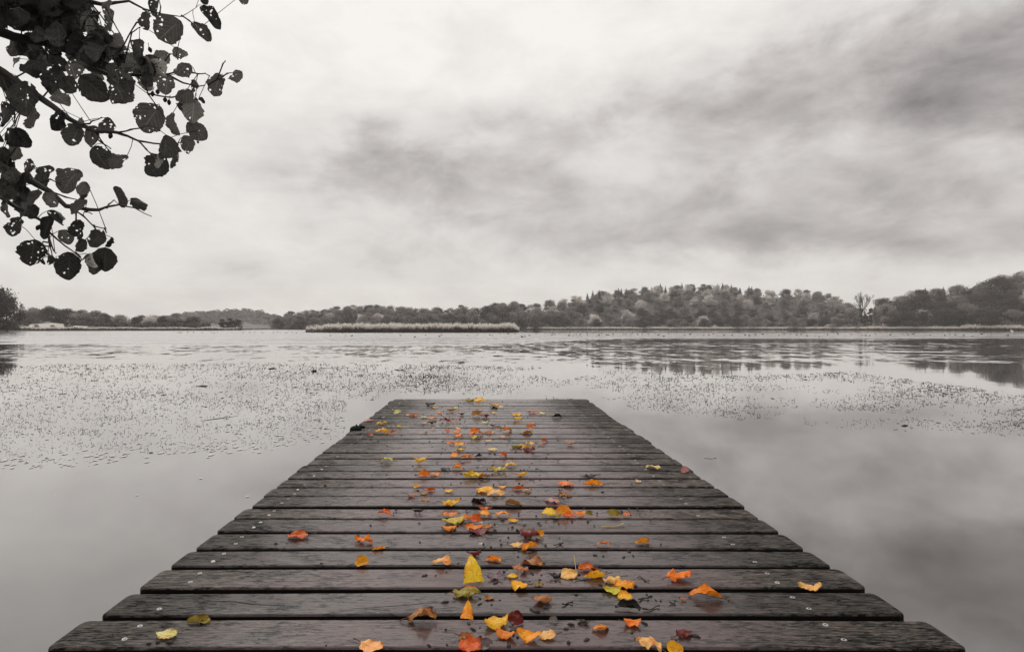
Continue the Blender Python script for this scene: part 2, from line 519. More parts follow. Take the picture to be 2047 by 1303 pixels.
M_GROUND = mat_plain("far_ground", (0.1, 0.1, 0.1), 0.9, 0.35, 0.2, attr=True)
M_BANK = mat_plain("bank_turf", (0.05, 0.045, 0.03), 0.9, 0.5, 3)
M_DEBRIS = mat_plain("bark_crumbs", (0.016, 0.012, 0.010), 0.7, 0.5, 100)
M_TWIG = mat_plain("twig_bark", (0.03, 0.022, 0.018), 0.6, 0.4, 100, objcol=True)

# ------------------------------------------------------------------ setting: lake, hills, near bank
mb = MB()
mb.face([(-3500, -40, 0), (3500, -40, 0), (3500, 6500, 0), (-3500, 6500, 0)])
tag(mb.build("lake", M_WATER), "still grey lake water, ruffled by wind farther out", "lake", kind='structure')

SKYLINE = [(-500, 612), (40, 623), (100, 617), (150, 623), (200, 626), (270, 632), (310, 630), (345, 629), (375, 636), (400, 643), (420, 651), (520, 648),
           (548, 634), (580, 624), (610, 616), (640, 619), (665, 613), (740, 606), (800, 611), (880, 613), (915, 608), (950, 613), (980, 606), (1020, 601),
           (1055, 608), (1085, 600), (1130, 594), (1180, 584), (1230, 579), (1280, 573), (1340, 568), (1400, 566), (1450, 568), (1500, 574), (1540, 578),
           (1600, 574), (1640, 581), (1680, 594), (1705, 607), (1735, 606), (1760, 590), (1800, 583), (1850, 578), (1900, 576), (1950, 571), (1985, 558),
           (2020, 546), (2060, 533), (2200, 510), (2600, 500)]
SHORE = [(-500, 190), (0, 235), (60, 285), (150, 305), (430, 330), (480, 420), (560, 620), (1050, 620), (1500, 600), (1640, 560), (1740, 480), (1900, 455), (2100, 420), (2600, 380)]
CREST = [(-500, 430), (400, 460), (500, 640), (560, 690), (1040, 700), (1150, 760), (1400, 790), (1600, 780), (1690, 720), (1740, 600), (1900, 590), (2100, 560), (2600, 560)]
TREEH = [(-500, 11), (400, 9), (430, 3), (520, 4), (560, 14), (1040, 14), (1200, 12), (1660, 12), (1720, 17), (1900, 16), (2600, 15)]


def hill(px, t):
    """ground point of the wooded bank at bearing px, t from 0 at the shore to 1 at the crest"""
    d0, d1 = interp(SHORE, px), interp(CREST, px)
    d = d0 + (d1 - d0) * t
    zc_ = CAMZ + (HY - interp(SKYLINE, px)) / F_PX * d1 - interp(TREEH, px)
    zc_ = max(zc_, 1.2)
    z = 0.45 + (zc_ - 0.45) * sm(t * 0.92 + 0.08 * t * t)
    return Vector(((px - CX) / F_PX * d, d, z))


mb = MB()
rows, cols = [], []
PXS = [-500 + 25 * i for i in range(125)]
TS = [0, 0.03, 0.12, 0.25, 0.4, 0.55, 0.7, 0.85, 1.0]
grid_ = []
for px in PXS:
    d0, d1 = interp(SHORE, px), interp(CREST, px)
    k = (px - CX) / F_PX
    col = [Vector((k * (d0 - 1), d0 - 1, -0.4)), Vector((k * d0, d0, 0.12))]
    col += [hill(px, t) for t in TS]
    c = col[-1]
    col += [Vector((k * (d1 + 90), d1 + 90, max(0.6, c.z * 0.55))), Vector((k * (d1 + 500), d1 + 500, 0.5)), Vector((k * 6000, 6000, 0.5))]
    grid_.append(col)
for i in range(len(PXS) - 1):
    for j in range(len(grid_[0]) - 1):
        meadow = PXS[i] < 170 and 2 <= j <= 7
        c = (0.40, 0.37, 0.33) if meadow else (0.075, 0.068, 0.064)
        mb.face([grid_[i][j], grid_[i + 1][j], grid_[i + 1][j + 1], grid_[i][j + 1]], 0, c)
tag(mb.build("hills", M_GROUND, smooth=True), "low wooded banks and hills round the far side of the lake", "hills", kind='structure')

FARSKY = [(300, 640), (330, 632), (370, 625), (400, 622), (430, 620), (470, 619), (500, 617), (520, 621), (550, 630), (580, 640)]
mb = MB()
far_rows = []
for i in range(15):
    px = 300 + 20 * i
    k = (px - CX) / F_PX
    top = CAMZ + (HY - interp(FARSKY, px)) / F_PX * 1150 - 9
    far_rows.append([Vector((k * 960, 960, 0.6)), Vector((k * 1050, 1050, 0.6 + top * 0.6)), Vector((k * 1150, 1150, max(1, top))), Vector((k * 1400, 1400, 0.6))])
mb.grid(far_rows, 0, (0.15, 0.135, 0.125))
tag(mb.build("far_hill", M_GROUND, smooth=True), "hazy far hill beyond the end of the lake", "hill", kind='structure')

mb = MB()
bank = []
for i in range(25):
    x = -14 + i
    edge = 1.55 if x < -1.6 else (0.2 if x < 1.6 else 1.0)
    edge += 0.15 * math.sin(i * 1.7)
    bank.append([(x, -14, 0.9), (x, -5, 0.62), (x, edge - 0.9, 0.36 + 0.05 * math.sin(i * 2.3)), (x, edge - 0.25, 0.2), (x, edge, -0.25)])
mb.grid(bank)
tag(mb.build("bank", M_BANK, smooth=True), "turf bank the jetty runs out from", "bank", kind='structure')

# ------------------------------------------------------------------ the jetty
rng = random.Random(11)
DECK_H, TILT = 0.7, 0.0038


def deck_z(y):
    return CAMZ - DECK_H - TILT * y


def on_deck(px, py):
    y = DECK_H * F_PX / (py - 661.0)
    return Vector(((px - CX) / F_PX * y, y, deck_z(y)))


FRONTS = [1.303, 1.457, 1.607, 1.757, 1.903, 2.06, 2.214, 2.353]
while FRONTS[-1] < 5.90:
    FRONTS.append(FRONTS[-1] + 0.1485 + rng.uniform(-0.004, 0.004))
EDGES = {0: (-0.976, 1.072), 1: (-0.953, 1.047), 2: (-0.948, 1.046), 3: (-0.944, 1.036), 4: (-0.940, 1.034), 5: (-0.944, 1.031)}
jetty = empty("jetty", (0.04, 3.0, deck_z(3.0)))
tag(jetty, "wet dark wooden plank jetty strewn with autumn leaves, running out into the lake", "jetty")


def to_local(o):
    o.parent = jetty
    o.matrix_parent_inverse = Matrix.Translation(-jetty.location)
    return o


mb = MB()
screws = MB()
cracks = MB()
allp = [(1.303 - 0.151 * (k + 1), -1) for k in range(9)] + [(f, i) for i, f in enumerate(FRONTS)]
planks = []
for f, idx in allp:
    nxt = min([g for g, _ in allp if g > f + 0.01] or [f + 0.15])
    gap = rng.choice([0.018, 0.020, 0.023, 0.027]) if f > 2.1 else rng.choice([0.024, 0.027, 0.029])
    y0, y1 = f, nxt - gap
    x0, x1 = EDGES.get(idx, (-0.942 + rng.uniform(-0.012, 0.010), 1.036 + rng.uniform(-0.010, 0.012)))
    z = deck_z((y0 + y1) / 2) + rng.uniform(-0.0015, 0.0015)
    th, b, rc = 0.042, 0.005, 0.022
    tone = (rng.random(), rng.random(), rng.random())
    skew = rng.uniform(-0.004, 0.004)
    sag = rng.uniform(-0.002, 0.003)
    planks.append((y0, y1, z))
    nx = 40

    def ring(x, yin, zlow):
        s = skew * (x - 0.05)
        wob = 0.0012 * mnoise.noise((x * 3.1, y0 * 9, 0.3))
        wob2 = 0.0012 * mnoise.noise((x * 3.1, y1 * 9, 5.3))
        a0, a1 = y0 + yin + s + wob, y1 - yin + s + wob2
        zz = z + sag * (1 - (x / 1.05) ** 2) - zlow + 0.0006 * mnoise.noise((x * 2.0, y0 * 5, 9.0))
        return [(x, a0, zz - th + zlow), (x, a0, zz - b), (x, a0 + b * 0.4, zz - b * 0.35), (x, a0 + b, zz), (x, (a0 + a1) / 2, zz + 0.0003), (x, a1 - b, zz),
                (x, a1 - b * 0.4, zz - b * 0.35), (x, a1, zz - b), (x, a1, zz - th + zlow)]
    xs = [x0 + 0.0005, x0 + 0.004, x0 + 0.011, x0 + rc] + [x0 + rc + (x1 - x0 - 2 * rc) * k / nx for k in range(1, nx)] + [x1 - rc, x1 - 0.011, x1 - 0.004, x1 - 0.0005]
    yins = [rc, rc * 0.45, rc * 0.12, 0] + [0] * (nx - 1) + [0, rc * 0.12, rc * 0.45, rc]
    zl = [0.006, 0.003, 0.001, 0] + [0] * (nx - 1) + [0, 0.001, 0.003, 0.006]
    rws = [ring(x, yi, zz) for x, yi, zz in zip(xs, yins, zl)]
    mb.grid([r_[1:8] for r_ in rws], 0, tone)
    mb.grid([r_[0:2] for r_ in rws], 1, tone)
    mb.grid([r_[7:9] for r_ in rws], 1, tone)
    mb.face(rws[0][::-1], 0, tone)
    mb.face(rws[-1], 0, tone)
    mb.face([rws[0][0], rws[0][-1], rws[-1][-1], rws[-1][0]], 0, tone)
    for sx in (-0.822, -0.018, 0.811):
        for fy in (0.27, 0.76):
            if (sx > -0.5 and sx < 0.5 and rng.random() < 0.55) or rng.random() < (0.12 if f < 2.4 else 0.35):
                continue
            cx_, cy_ = sx + rng.uniform(-0.005, 0.005), y0 + (y1 - y0) * fy + rng.uniform(-0.005, 0.005)
            zz = z + 0.0012 + sag * (1 - (cx_ / 1.05) ** 2)
            tz = rng.uniform(-0.10, 0.12)
            ring_o = [(cx_ + 0.0066 * math.cos(a), cy_ + 0.0066 * math.sin(a), zz - 0.0008 - tz * 0.0066 * math.sin(a)) for a in [2 * PI * q / 14 for q in range(14)]]
            ring_m = [(cx_ + 0.0054 * math.cos(a), cy_ + 0.0054 * math.sin(a), zz + 0.0006 - tz * 0.0054 * math.sin(a)) for a in [2 * PI * q / 14 for q in range(14)]]
            ring_i = [(cx_ + 0.0026 * math.cos(a), cy_ + 0.0026 * math.sin(a), zz + 0.0004) for a in [2 * PI * q / 14 for q in range(14)]]
            ring_d = [(cx_ + 0.0024 * math.cos(a), cy_ + 0.0024 * math.sin(a), zz - 0.0008) for a in [2 * PI * q / 14 for q in range(14)]]
            screws.grid([ring_o, ring_m, ring_i], 0, close=True)
            screws.grid([ring_i, ring_d], 1, close=True)
            screws.face(ring_d, 1)
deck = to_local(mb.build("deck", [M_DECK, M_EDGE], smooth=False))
sc_ = screws.build("screws", [M_STEEL, M_HOLE])
sc_.parent = deck
for pts in ([(395, 1205), (430, 1202), (470, 1203), (510, 1209), (560, 1211), (600, 1213)], [(700, 1217), (760, 1214), (820, 1210), (850, 1206), (900, 1206), (990, 1203), (1090, 1202)],
            [(1440, 1183), (1500, 1186), (1560, 1186), (1640, 1190), (1700, 1196)], [(1020, 1264), (1090, 1262), (1150, 1265)], [(1480, 1143), (1545, 1146), (1600, 1145)]):
    P3 = [on_deck(*p) for p in pts]
    dense = []
    for a, b_ in zip(P3, P3[1:]):
        for k in range(6):
            q = a.lerp(b_, k / 6)
            q.y += 0.0022 * mnoise.noise((q.x * 40, q.y * 9, 2))
            dense.append(q)
    n_ = len(dense)
    up = [(p.x, p.y + 0.0011 * math.sin(PI * i / n_) + 0.0003, p.z + 0.0022) for i, p in enumerate(dense)]
    dn = [(p.x, p.y - 0.0011 * math.sin(PI * i / n_) - 0.0003, p.z + 0.0022) for i, p in enumerate(dense)]
    cracks = MB()
    cracks.grid([dn, up])
    cracks.build("wood_crack", M_CRACK).parent = deck
for bx in (-0.82, -0.018, 0.81):
    b_ = MB()
    n_ = 12
    for k in range(n_):
        pass
    y0_, y1_ = -0.2, 5.98
    b_.face([(bx - 0.035, y0_, deck_z(y0_) - 0.044), (bx + 0.035, y0_, deck_z(y0_) - 0.044), (bx + 0.035, y1_, deck_z(y1_) - 0.044), (bx - 0.035, y1_, deck_z(y1_) - 0.044)])
    b_.face([(bx - 0.035, y0_, deck_z(y0_) - 0.20), (bx - 0.035, y1_, deck_z(y1_) - 0.20), (bx + 0.035, y1_, deck_z(y1_) - 0.20), (bx + 0.035, y0_, deck_z(y0_) - 0.20)])
    for s in (-0.035, 0.035):
        b_.face([(bx + s, y0_, deck_z(y0_) - 0.20), (bx + s, y1_, deck_z(y1_) - 0.20), (bx + s, y1_, deck_z(y1_) - 0.044), (bx + s, y0_, deck_z(y0_) - 0.044)])
    for yy in (y0_, y1_):
        b_.face([(bx - 0.035, yy, deck_z(yy) - 0.20), (bx + 0.035, yy, deck_z(yy) - 0.20), (bx + 0.035, yy, deck_z(yy) - 0.044), (bx - 0.035, yy, deck_z(yy) - 0.044)])
    to_local(b_.build("beam", M_BEAM))
for yy in (1.9, 3.9, 5.7):
    for bx in (-0.70, 0.69):
        p_ = MB()
        p_.tube([(bx, yy, -0.9), (bx, yy, 0.1), (bx, yy, deck_z(yy) - 0.06)], [0.07, 0.068, 0.066], 12)
        to_local(p_.build("post", M_BEAM, smooth=True))
# black mooring post that leans at the jetty's side
p_ = MB()
c0 = on_deck(703, 868)
rows = []
for zz, r_ in ((-0.62, 0.040), (-0.30, 0.041), (-0.06, 0.042), (-0.01, 0.043), (0.010, 0.041), (0.022, 0.032), (0.028, 0.016), (0.030, 0.002)):
    rows.append([(c0.x - 0.012 + r_ * math.cos(2 * PI * k / 16) + 0.02 * max(0, zz), c0.y + 0.18 + r_ * math.sin(2 * PI * k / 16), c0.z + zz) for k in range(16)])
p_.grid(rows, close=True)
p_.tube([(c0.x + 0.005, c0.y + 0.17, c0.z + 0.02), (c0.x - 0.004, c0.y + 0.17, c0.z + 0.034), (c0.x - 0.008, c0.y + 0.17, c0.z + 0.043)], [0.009, 0.005, 0.002], 8)
p_.tube([(c0.x - 0.01, c0.y + 0.18, c0.z + 0.014), (c0.x + 0.03, c0.y + 0.19, c0.z + 0.018), (c0.x + 0.05, c0.y + 0.19, c0.z + 0.014)], [0.012, 0.012, 0.010], 8)
to_local(p_.build("mooring_post", M_RUBBER, smooth=True))

# ------------------------------------------------------------------ fallen leaves on the jetty
HUE = {'yellow': (0.92, 0.50, 0.02), 'golden': (0.90, 0.36, 0.018), 'orange': (0.86, 0.23, 0.014), 'peach': (0.92, 0.50, 0.16), 'red': (0.66, 0.12, 0.012),
       'dark red': (0.15, 0.016, 0.010), 'brown': (0.40, 0.17, 0.05), 'blackish': (0.020, 0.014, 0.012), 'olive': (0.27, 0.22, 0.025), 'lime': (0.60, 0.50, 0.05),
       'cream': (0.82, 0.68, 0.30), 'grey': (0.19, 0.155, 0.17), 'pink': (0.62, 0.30, 0.24)}
Y, G, O, PE, RD, DR, BR, BK, OL, LI, CR, GR, PK = ('yellow', 'golden', 'orange', 'peach', 'red', 'dark red', 'brown', 'blackish', 'olive', 'lime', 'cream', 'grey', 'pink')
# px, py (where it rests), width in px, colour, shape: f flat, c cupped, r rolled, l lobed, u upright, t pointed tent
LEAVES = [
    (883, 1134, 44, PE, 'f'), (947, 1166, 44, Y, 't'), (932, 1196, 60, OL, 'c'), (941, 1180, 26, RD, 'f'), (977, 1200, 24, BR, 'c'), (933, 1240, 28, G, 't'),
    (993, 1258, 52, Y, 'f'), (1031, 1250, 34, DR, 'u'), (1012, 1278, 44, O, 'c'), (1058, 1286, 52, G, 'f'), (1094, 1279, 38, PE, 'f'), (932, 1282, 33, BR, 'c'),
    (940, 1304, 50, RD, 'f'), (971, 1300, 30, GR, 'u'), (1200, 1263, 36, O, 'c'), (1266, 1254, 38, O, 'f'), (1170, 1250, 22, BK, 'c'), (1107, 1246, 18, GR, 'u'),
    (1257, 1223, 54, BK, 'r'), (1251, 1200, 32, Y, 'f'), (1226, 1189, 40, LI, 'f'), (1251, 1180, 46, G, 'l'), (1224, 1168, 40, PE, 'l'), (1190, 1158, 46, Y, 'r'),
    (1176, 1143, 42, RD, 'c'), (1138, 1157, 38, PE, 'f'), (1110, 1158, 24, BK, 'l'), (1085, 1209, 42, BR, 'c'), (1038, 1182, 36, Y, 'f'), (1076, 1174, 24, OL, 'l'),
    (1025, 1157, 24, Y, 'f'), (1040, 1147, 34, BR, 'l'), (1065, 1135, 44, BR, 'c'), (990, 1160, 34, GR, 'l'), (986, 1125, 34, G, 'r'), (947, 1114, 30, DR, 'r'),
    (1060, 1102, 36, G, 'r'), (1032, 1096, 30, PE, 'l'), (1058, 1077, 42, DR, 'c'), (1079, 1074, 20, G, 'u'), (1208, 1094, 30, O, 'c'), (1284, 1088, 34, G, 'r'),
    (898, 1033, 34, O, 'f'), (905, 1048, 48, LI, 'f'), (898, 1062, 30, O, 'c'), (927, 1041, 34, O, 'f'), (950, 1044, 26, RD, 'u'), (969, 1033, 26, G, 'f'), (970, 1022, 28, RD, 'l'),
    (948, 1060, 38, O, 'f'), (971, 1060, 34, BR, 'c'), (957, 1069, 42, DR, 'f'), (1004, 1032, 30, G, 'f'), (1026, 1044, 22, Y, 'f'), (1098, 1032, 32, Y, 'f'), (1130, 1033, 34, G, 'u'),
    (1138, 1035, 26, RD, 'f'), (1114, 1037, 20, OL, 'c'), (1160, 1033, 26, O, 'c'), (1179, 1032, 14, OL, 'u'), (1228, 1034, 28, OL, 'u'), (1254, 1033, 18, RD, 'f'),
    (1362, 1163, 60, O, 'l'), (1414, 1201, 64, O, 'c'), (1624, 1182, 44, PE, 'f'), (1370, 1275, 38, DR, 'l'), (1366, 1202, 16, BR, 'c'), (1300, 1306, 50, PE, 'l'), (1352, 1309, 34, Y, 'u'),
    (593, 1078, 46, RD, 'c'), (726, 1087, 42, O, 'l'), (756, 1101, 26, G, 'r'), (722, 1133, 30, G, 'u'), (767, 1032, 30, RD, 'c'), (834, 1025, 24, BK, 'r'), (843, 1248, 62, BR, 'l'),
    (740, 1305, 52, PE, 'f'), (329, 1278, 48, CR, 'f'), (395, 1248, 50, OL, 'r'),
    (772, 925, 30, LI, 'f'), (839, 928, 30, Y, 'r'), (914, 940, 24, O, 'c'), (889, 943, 20, BK, 'c'), (847, 953, 24, O, 'u'), (869, 952, 26, O, 'f'), (946, 957, 44, Y, 'l'), (969, 957, 24, BR, 'r'),
    (1021, 934, 26, Y, 'f'), (996, 945, 34, LI, 'l'), (1042, 954, 28, G, 'r'), (1133, 973, 34, O, 'c'), (1186, 972, 42, G, 'r'), (1179, 955, 26, BK, 'c'), (832, 976, 15, PE, 'u'), (859, 982, 24, RD, 'r'),
    (847, 989, 18, BR, 'f'), (897, 985, 22, Y, 'f'), (824, 996, 24, PK, 'r'), (849, 1003, 20, BR, 'c'), (968, 986, 36, Y, 'f'), (992, 994, 40, PE, 'f'), (1006, 969, 18, GR, 'c'), (1004, 977, 18, PE, 'f'),
    (1035, 980, 26, RD, 'r'), (1055, 984, 18, PE, 'c'), (1130, 995, 28, BR, 'l'), (1105, 1007, 30, PK, 'f'), (901, 1014, 38, Y, 'l'), (957, 1008, 32, BK, 'r'), (1027, 1012, 34, BR, 'r'), (1276, 965, 14, CR, 'f'),
    (936, 804, 24, OL, 'f'), (960, 805, 30, Y, 'f'), (860, 812, 22, BK, 'r'), (870, 816, 14, Y, 'f'), (988, 813, 24, PE, 'l'), (989, 820, 14, BK, 'u'), (1001, 815, 13, CR, 'f'), (913, 817, 14, CR, 'f'),
    (988, 827, 14, CR, 'f'), (794, 828, 15, CR, 'u'), (826, 833, 18, O, 'c'), (816, 831, 10, PE, 'f'), (878, 827, 13, O, 'c'), (901, 823, 24, BR, 'r'), (922, 830, 16, DR, 'r'), (847, 836, 14, CR, 'f'),
    (865, 839, 20, O, 'c'), (953, 832, 22, BR, 'u'), (970, 835, 22, DR, 'c'), (1033, 832, 20, Y, 'f'), (1034, 841, 20, Y, 'c'), (1067, 826, 22, RD, 'c'), (1084, 828, 18, CR, 'f'), (1114, 835, 22, BK, 'r'),
    (762, 850, 22, Y, 'l'), (736, 844, 19, PK, 'f'), (798, 854, 11, LI, 'u'), (848, 849, 16, PK, 'f'), (863, 848, 18, BK, 'r'), (887, 845, 22, DR, 'c'), (897, 844, 11, RD, 'u'), (912, 843, 20, BR, 'l'),
    (969, 847, 14, CR, 'l'), (985, 853, 13, DR, 'c'), (998, 858, 18, BR, 'l'), (1014, 864, 20, O, 'c'), (1066, 848, 12, O, 'c'), (1059, 858, 16, O, 'u'), (1054, 869, 24, BR, 'r'), (762, 869, 28, Y, 'l'),
    (740, 873, 14, RD, 'c'), (785, 867, 12, RD, 'u'), (866, 860, 11, PE, 'f'), (914, 860, 16, PE, 'f'), (913, 867, 18, O, 'f'), (914, 874, 18, O, 'f'), (951, 871, 32, O, 'c'), (950, 878, 18, LI, 'f'),
    (978, 867, 20, PE, 'r'), (1005, 875, 13, PE, 'f'), (895, 864, 8, O, 'u'), (851, 867, 8, OL, 'u'), (975, 883, 16, PE, 'f'), (900, 888, 20, O, 'f'), (920, 892, 28, G, 'f'), (919, 901, 20, Y, 'f'),
    (1061, 889, 24, Y, 'f'), (1050, 897, 30, Y, 'c'), (1032, 897, 26, OL, 'r'), (1058, 904, 26, DR, 'f'), (1082, 890, 16, BR, 'c'), (1088, 883, 11, RD, 'u'), (1139, 891, 24, PK, 'r'), (985, 902, 20, CR, 'f'),
    (1007, 913, 16, RD, 'u'), (910, 915, 20, G, 'f'), (930, 918, 26, O, 'l'), (957, 914, 16, BK, 'r'), (1203, 926, 9, BK, 'c'), (1307, 938, 28, CR, 'f'), (1371, 946, 18, PK, 'u'),
]
OUT = {
    'ovate': lambda u: 0.33 * math.sin(PI * u ** 0.85) ** 0.8 if 0 < u < 1 else 0.0,
    'round': lambda u: 0.44 * math.sin(PI * u ** 0.95) ** 0.62 if 0 < u < 1 else 0.0,
    'lobed': lambda u: (0.36 * math.sin(PI * u ** 0.9) ** 0.7 * (0.82 + 0.18 * math.cos(2 * PI * 3.3 * (u - 0.12)))) if 0 < u < 1 else 0.0,
    'tent': lambda u: (0.42 * u ** 0.72 * (1 if u < 0.86 else math.sqrt(max(0, 1 - ((u - 0.86) / 0.14) ** 2)))) if 0 < u < 1 else 0.0,
}


def bend(p, r):
    """roll coordinate p round a cylinder of curvature r -> (along, up)"""
    if abs(r) < 1e-3:
        return p, 0.0
    return math.sin(p * r) / r, (1 - math.cos(p * r)) / r


def leaf_blade(shape, cross, along, wav, rg, nu=14, nv=8, rag=0.0):
    """unit-length leaf, midrib on x from -0.5 to 0.5"""
    f = OUT[shape]
    s = rg.uniform(0, 100)
    rows, uvs = [], []
    asym = rg.uniform(-0.15, 0.15)
    twist = rg.uniform(-0.5, 0.5)
    for i in range(nu + 1):
        u = 0.002 + 0.996 * i / nu
        hw = f(u) * (1 + 0.10 * mnoise.noise((u * 9, s, 0)))
        hw *= 1 - rag * max(0.0, mnoise.noise((u * 5, s, 7)) - 0.15) * 2.2 + rag * 0.5 * mnoise.noise((u * 22, s, 8))
        ax, az_ = bend(u - 0.5, along)
        row, uvr = [], []
        for j in range(nv + 1):
            v = -1 + 2 * j / nv
            h = hw * (1 + asym * v) * (1 + 0.09 * mnoise.noise((u * 14, s + 7 * (v > 0), 3)) * abs(v))
            cy, cz = bend(v * h, cross * (0.7 + 0.6 * u))
            z = az_ + cz + wav * 0.10 * mnoise.noise((u * 4 + s, v * 1.6, 1)) * (0.3 + abs(v)) + wav * 0.05 * mnoise.noise((u * 11 + s, v * 3, 4)) * abs(v)
            t = twist * (u - 0.5) * wav
            row.append(Vector((ax, cy * math.cos(t) - z * math.sin(t), cy * math.sin(t) + z * math.cos(t))))
            uvr.append((u, v))
        rows.append(row)
        uvs.append(uvr)
    return rows, uvs


SHAPE_WORD = {'f': 'flat', 'c': 'cupped', 'r': 'rolled', 'l': 'crumpled', 'u': 'upright', 't': 'pointed'}
leaf_objs = []
rg = random.Random(5)
for (px, py, wpx, hue, sh) in LEAVES:
    p = on_deck(px, py)
    ext = 0.95 * wpx * p.y / F_PX
    if sh == 'f':
        kind, cross, along, wav, tilt = rg.choice(['ovate', 'round', 'ovate']), rg.choice([-1, 1]) * rg.uniform(0.4, 1.3), rg.choice([-1, 1]) * rg.uniform(0.3, 1.2), 1.3, rg.uniform(0.0, 0.14)
    elif sh == 'c':
        kind, cross, along, wav, tilt = rg.choice(['ovate', 'round']), rg.choice([-2.6, -2.2, 2.0, 2.4]), rg.uniform(-1.4, 1.0), 1.2, rg.uniform(-0.08, 0.14)
    elif sh == 'r':
        kind, cross, along, wav, tilt = 'ovate', rg.choice([5.5, 6.5, -5.0]), rg.uniform(-0.8, 0.8), 1.2, rg.uniform(-0.1, 0.12)
    elif sh == 'l':
        kind, cross, along, wav, tilt = 'lobed', rg.choice([-1, 1]) * rg.uniform(1.0, 2.2), rg.uniform(-1.4, 1.4), 1.8, rg.uniform(0.0, 0.2)
    elif sh == 'u':
        kind, cross, along, wav, tilt = 'round', rg.uniform(1.5, 3.0), rg.uniform(-1.0, 1.0), 1.0, rg.uniform(0.45, 0.85)
    else:
        kind, cross, along, wav, tilt = 'tent', -2.2, rg.uniform(-0.5, 0.3), 0.5, 0.5
    yaw = rg.uniform(-0.55, 0.55) + (PI if rg.random() < 0.5 else 0)
    if sh == 't':
        yaw = -PI / 2 + rg.uniform(-0.25, 0.25)
    if sh == 'u':
        yaw = rg.uniform(-0.5, 0.5)
    big = wpx >= 17
    rows, uvs = leaf_blade(kind, cross, along, wav, rg, 16 if big else 9, 8 if big else 6, 0.16)
    rot = Matrix.Rotation(tilt, 3, 'X') @ Matrix.Rotation(yaw, 3, 'Z')
    rows = [[rot @ q for q in r_] for r_ in rows]
    base = rows[0][4 if big else 3]
    bdir = (rows[0][4 if big else 3] - rows[2][4 if big else 3]).normalized()
    xsall = [q.x for r_ in rows for q in r_]
    sc = ext / (max(xsall) - min(xsall))
    if sh == 't':
        sc *= 1.0
    zmin = min(q.z for r_ in rows for q in r_)
    ysall = [q.y for r_ in rows for q in r_]
    yc = (min(ysall) + max(ysall)) / 2
    xc = (min(xsall) + max(xsall)) / 2
    sh_ = Vector((xc, yc, zmin))
    mb = MB()
    mb.grid([[(q - sh_) * sc for q in r_] for r_ in rows], uv=uvs)
    o = mb.build("fallen_leaf", M_FALLEN, smooth=True)
    o.location = (p.x, p.y + (max(ysall) - yc) * sc * 0.5, deck_z(p.y) + 0.0032)
    j = lambda: rg.uniform(0.88, 1.10)
    c = HUE[hue]
    o.color = (min(0.95, c[0] * j()), c[1] * j(), c[2] * j(), 1)
    if wpx >= 22 and rg.random() < 0.75:
        st = MB()
        b0 = (base - sh_) * sc
        ln = rg.uniform(0.22, 0.42) * sc
        pts = [b0]
        for k in range(1, 5):
            q = b0 + bdir * ln * k / 4 + Vector((0, 0, -0.03 * sc * (k / 4) ** 2))
            q.z = max(q.z, 0.0012)
            q.x += 0.03 * sc * math.sin(k + px)
            pts.append(q)
        st.tube(pts, [0.0011 + 0.0004 * (k == 4) for k in range(5)], 5)
        s_ = st.build("stalk", M_STALK, o)
    leaf_objs.append((o, hue, sh, p))

# labels: colour, form and plank, counted from the near end of the jetty
def plank_no(y):
    k = bisect_right(FRONTS, y)
    return max(1, k)


from collections import defaultdict
cell = defaultdict(list)
for it in leaf_objs:
    cell[(plank_no(it[0].location.y), it[1])].append(it)
for (pk, hue), its in cell.items():
    its.sort(key=lambda i: i[3].x)
    where = "the nearest plank" if pk == 1 else ("the %s plank from near end" % ordinal(pk))
    for i, (o, h, s, p) in enumerate(its):
        wd = SHAPE_WORD[s]
        if len(its) == 1:
            lab = "%s %s leaf, the only %s one on %s" % (wd, h, h, where)
        else:
            lab = "%s %s leaf, %s of that colour from left, %s" % (wd, h, ordinal(i + 1), where.replace("the ", "") if pk == 1 else "%s plank from near end" % ordinal(pk))
        tag(o, lab, "leaf", "autumn leaves fallen on the jetty")

# twigs and straws on the deck
TWIGS = [(1225, 1053, 48, 8, 'straw-coloured', 0.0016), (1134, 1209, 22, 12, 'dark', 0.0022), (1286, 1199, 22, 10, 'dark', 0.0022), (1116, 1090, 20, 16, 'dark', 0.0020),
         (1163, 1160, 30, 12, 'dark', 0.0014), (1040, 1164, 40, -4, 'dark', 0.0014), (1345, 1208, 12, 8, 'dark', 0.002), (1288, 1160, 14, -30, 'dark', 0.0014),
         (1190, 950, 20, 0, 'brown', 0.0016), (985, 952, 34, 12, 'brown', 0.0012), (1150, 1132, 34, -48, 'pale', 0.0012), (1302, 1219, 38, 12, 'dark', 0.0018),
         (1110, 920, 18, -12, 'brown', 0.0014), (1420, 918, 24, 2, 'dark', 0.0016), (1065, 884, 22, 4, 'brown', 0.0014), (1085, 1088, 24, -35, 'dark', 0.0011)]
tw = []
for (px, py, wpx, ang, tn, r_) in TWIGS:
    p = on_deck(px, py)
    ln = wpx * p.y / F_PX
    a = R(ang) * 2.0
    d_ = Vector((math.cos(a), math.sin(a), 0)) * ln / 2 / max(0.35, abs(math.cos(a)))
    mb = MB()
    pts = []
    for k in range(7):
        t = -1 + 2 * k / 6
        pts.append(d_ * t + Vector((0, 0.004 * math.sin(k * 1.3 + px), r_ + 0.002 + 0.003 * (t * t))))
    mb.tube(pts, [r_ * (1.6 if k == 6 else 1 - 0.05 * k) for k in range(7)], 6)
    o = mb.build("twig", M_TWIG, smooth=True)
    o.location = p
    o.color = {'straw-coloured': (0.55, 0.42, 0.16, 1), 'dark': (0.025, 0.02, 0.018, 1), 'brown': (0.07, 0.04, 0.025, 1), 'pale': (0.4, 0.26, 0.1, 1)}[tn]
    tw.append((o, tn, p))
cell = defaultdict(list)
for it in tw:
    cell[(plank_no(it[2].y), it[1])].append(it)
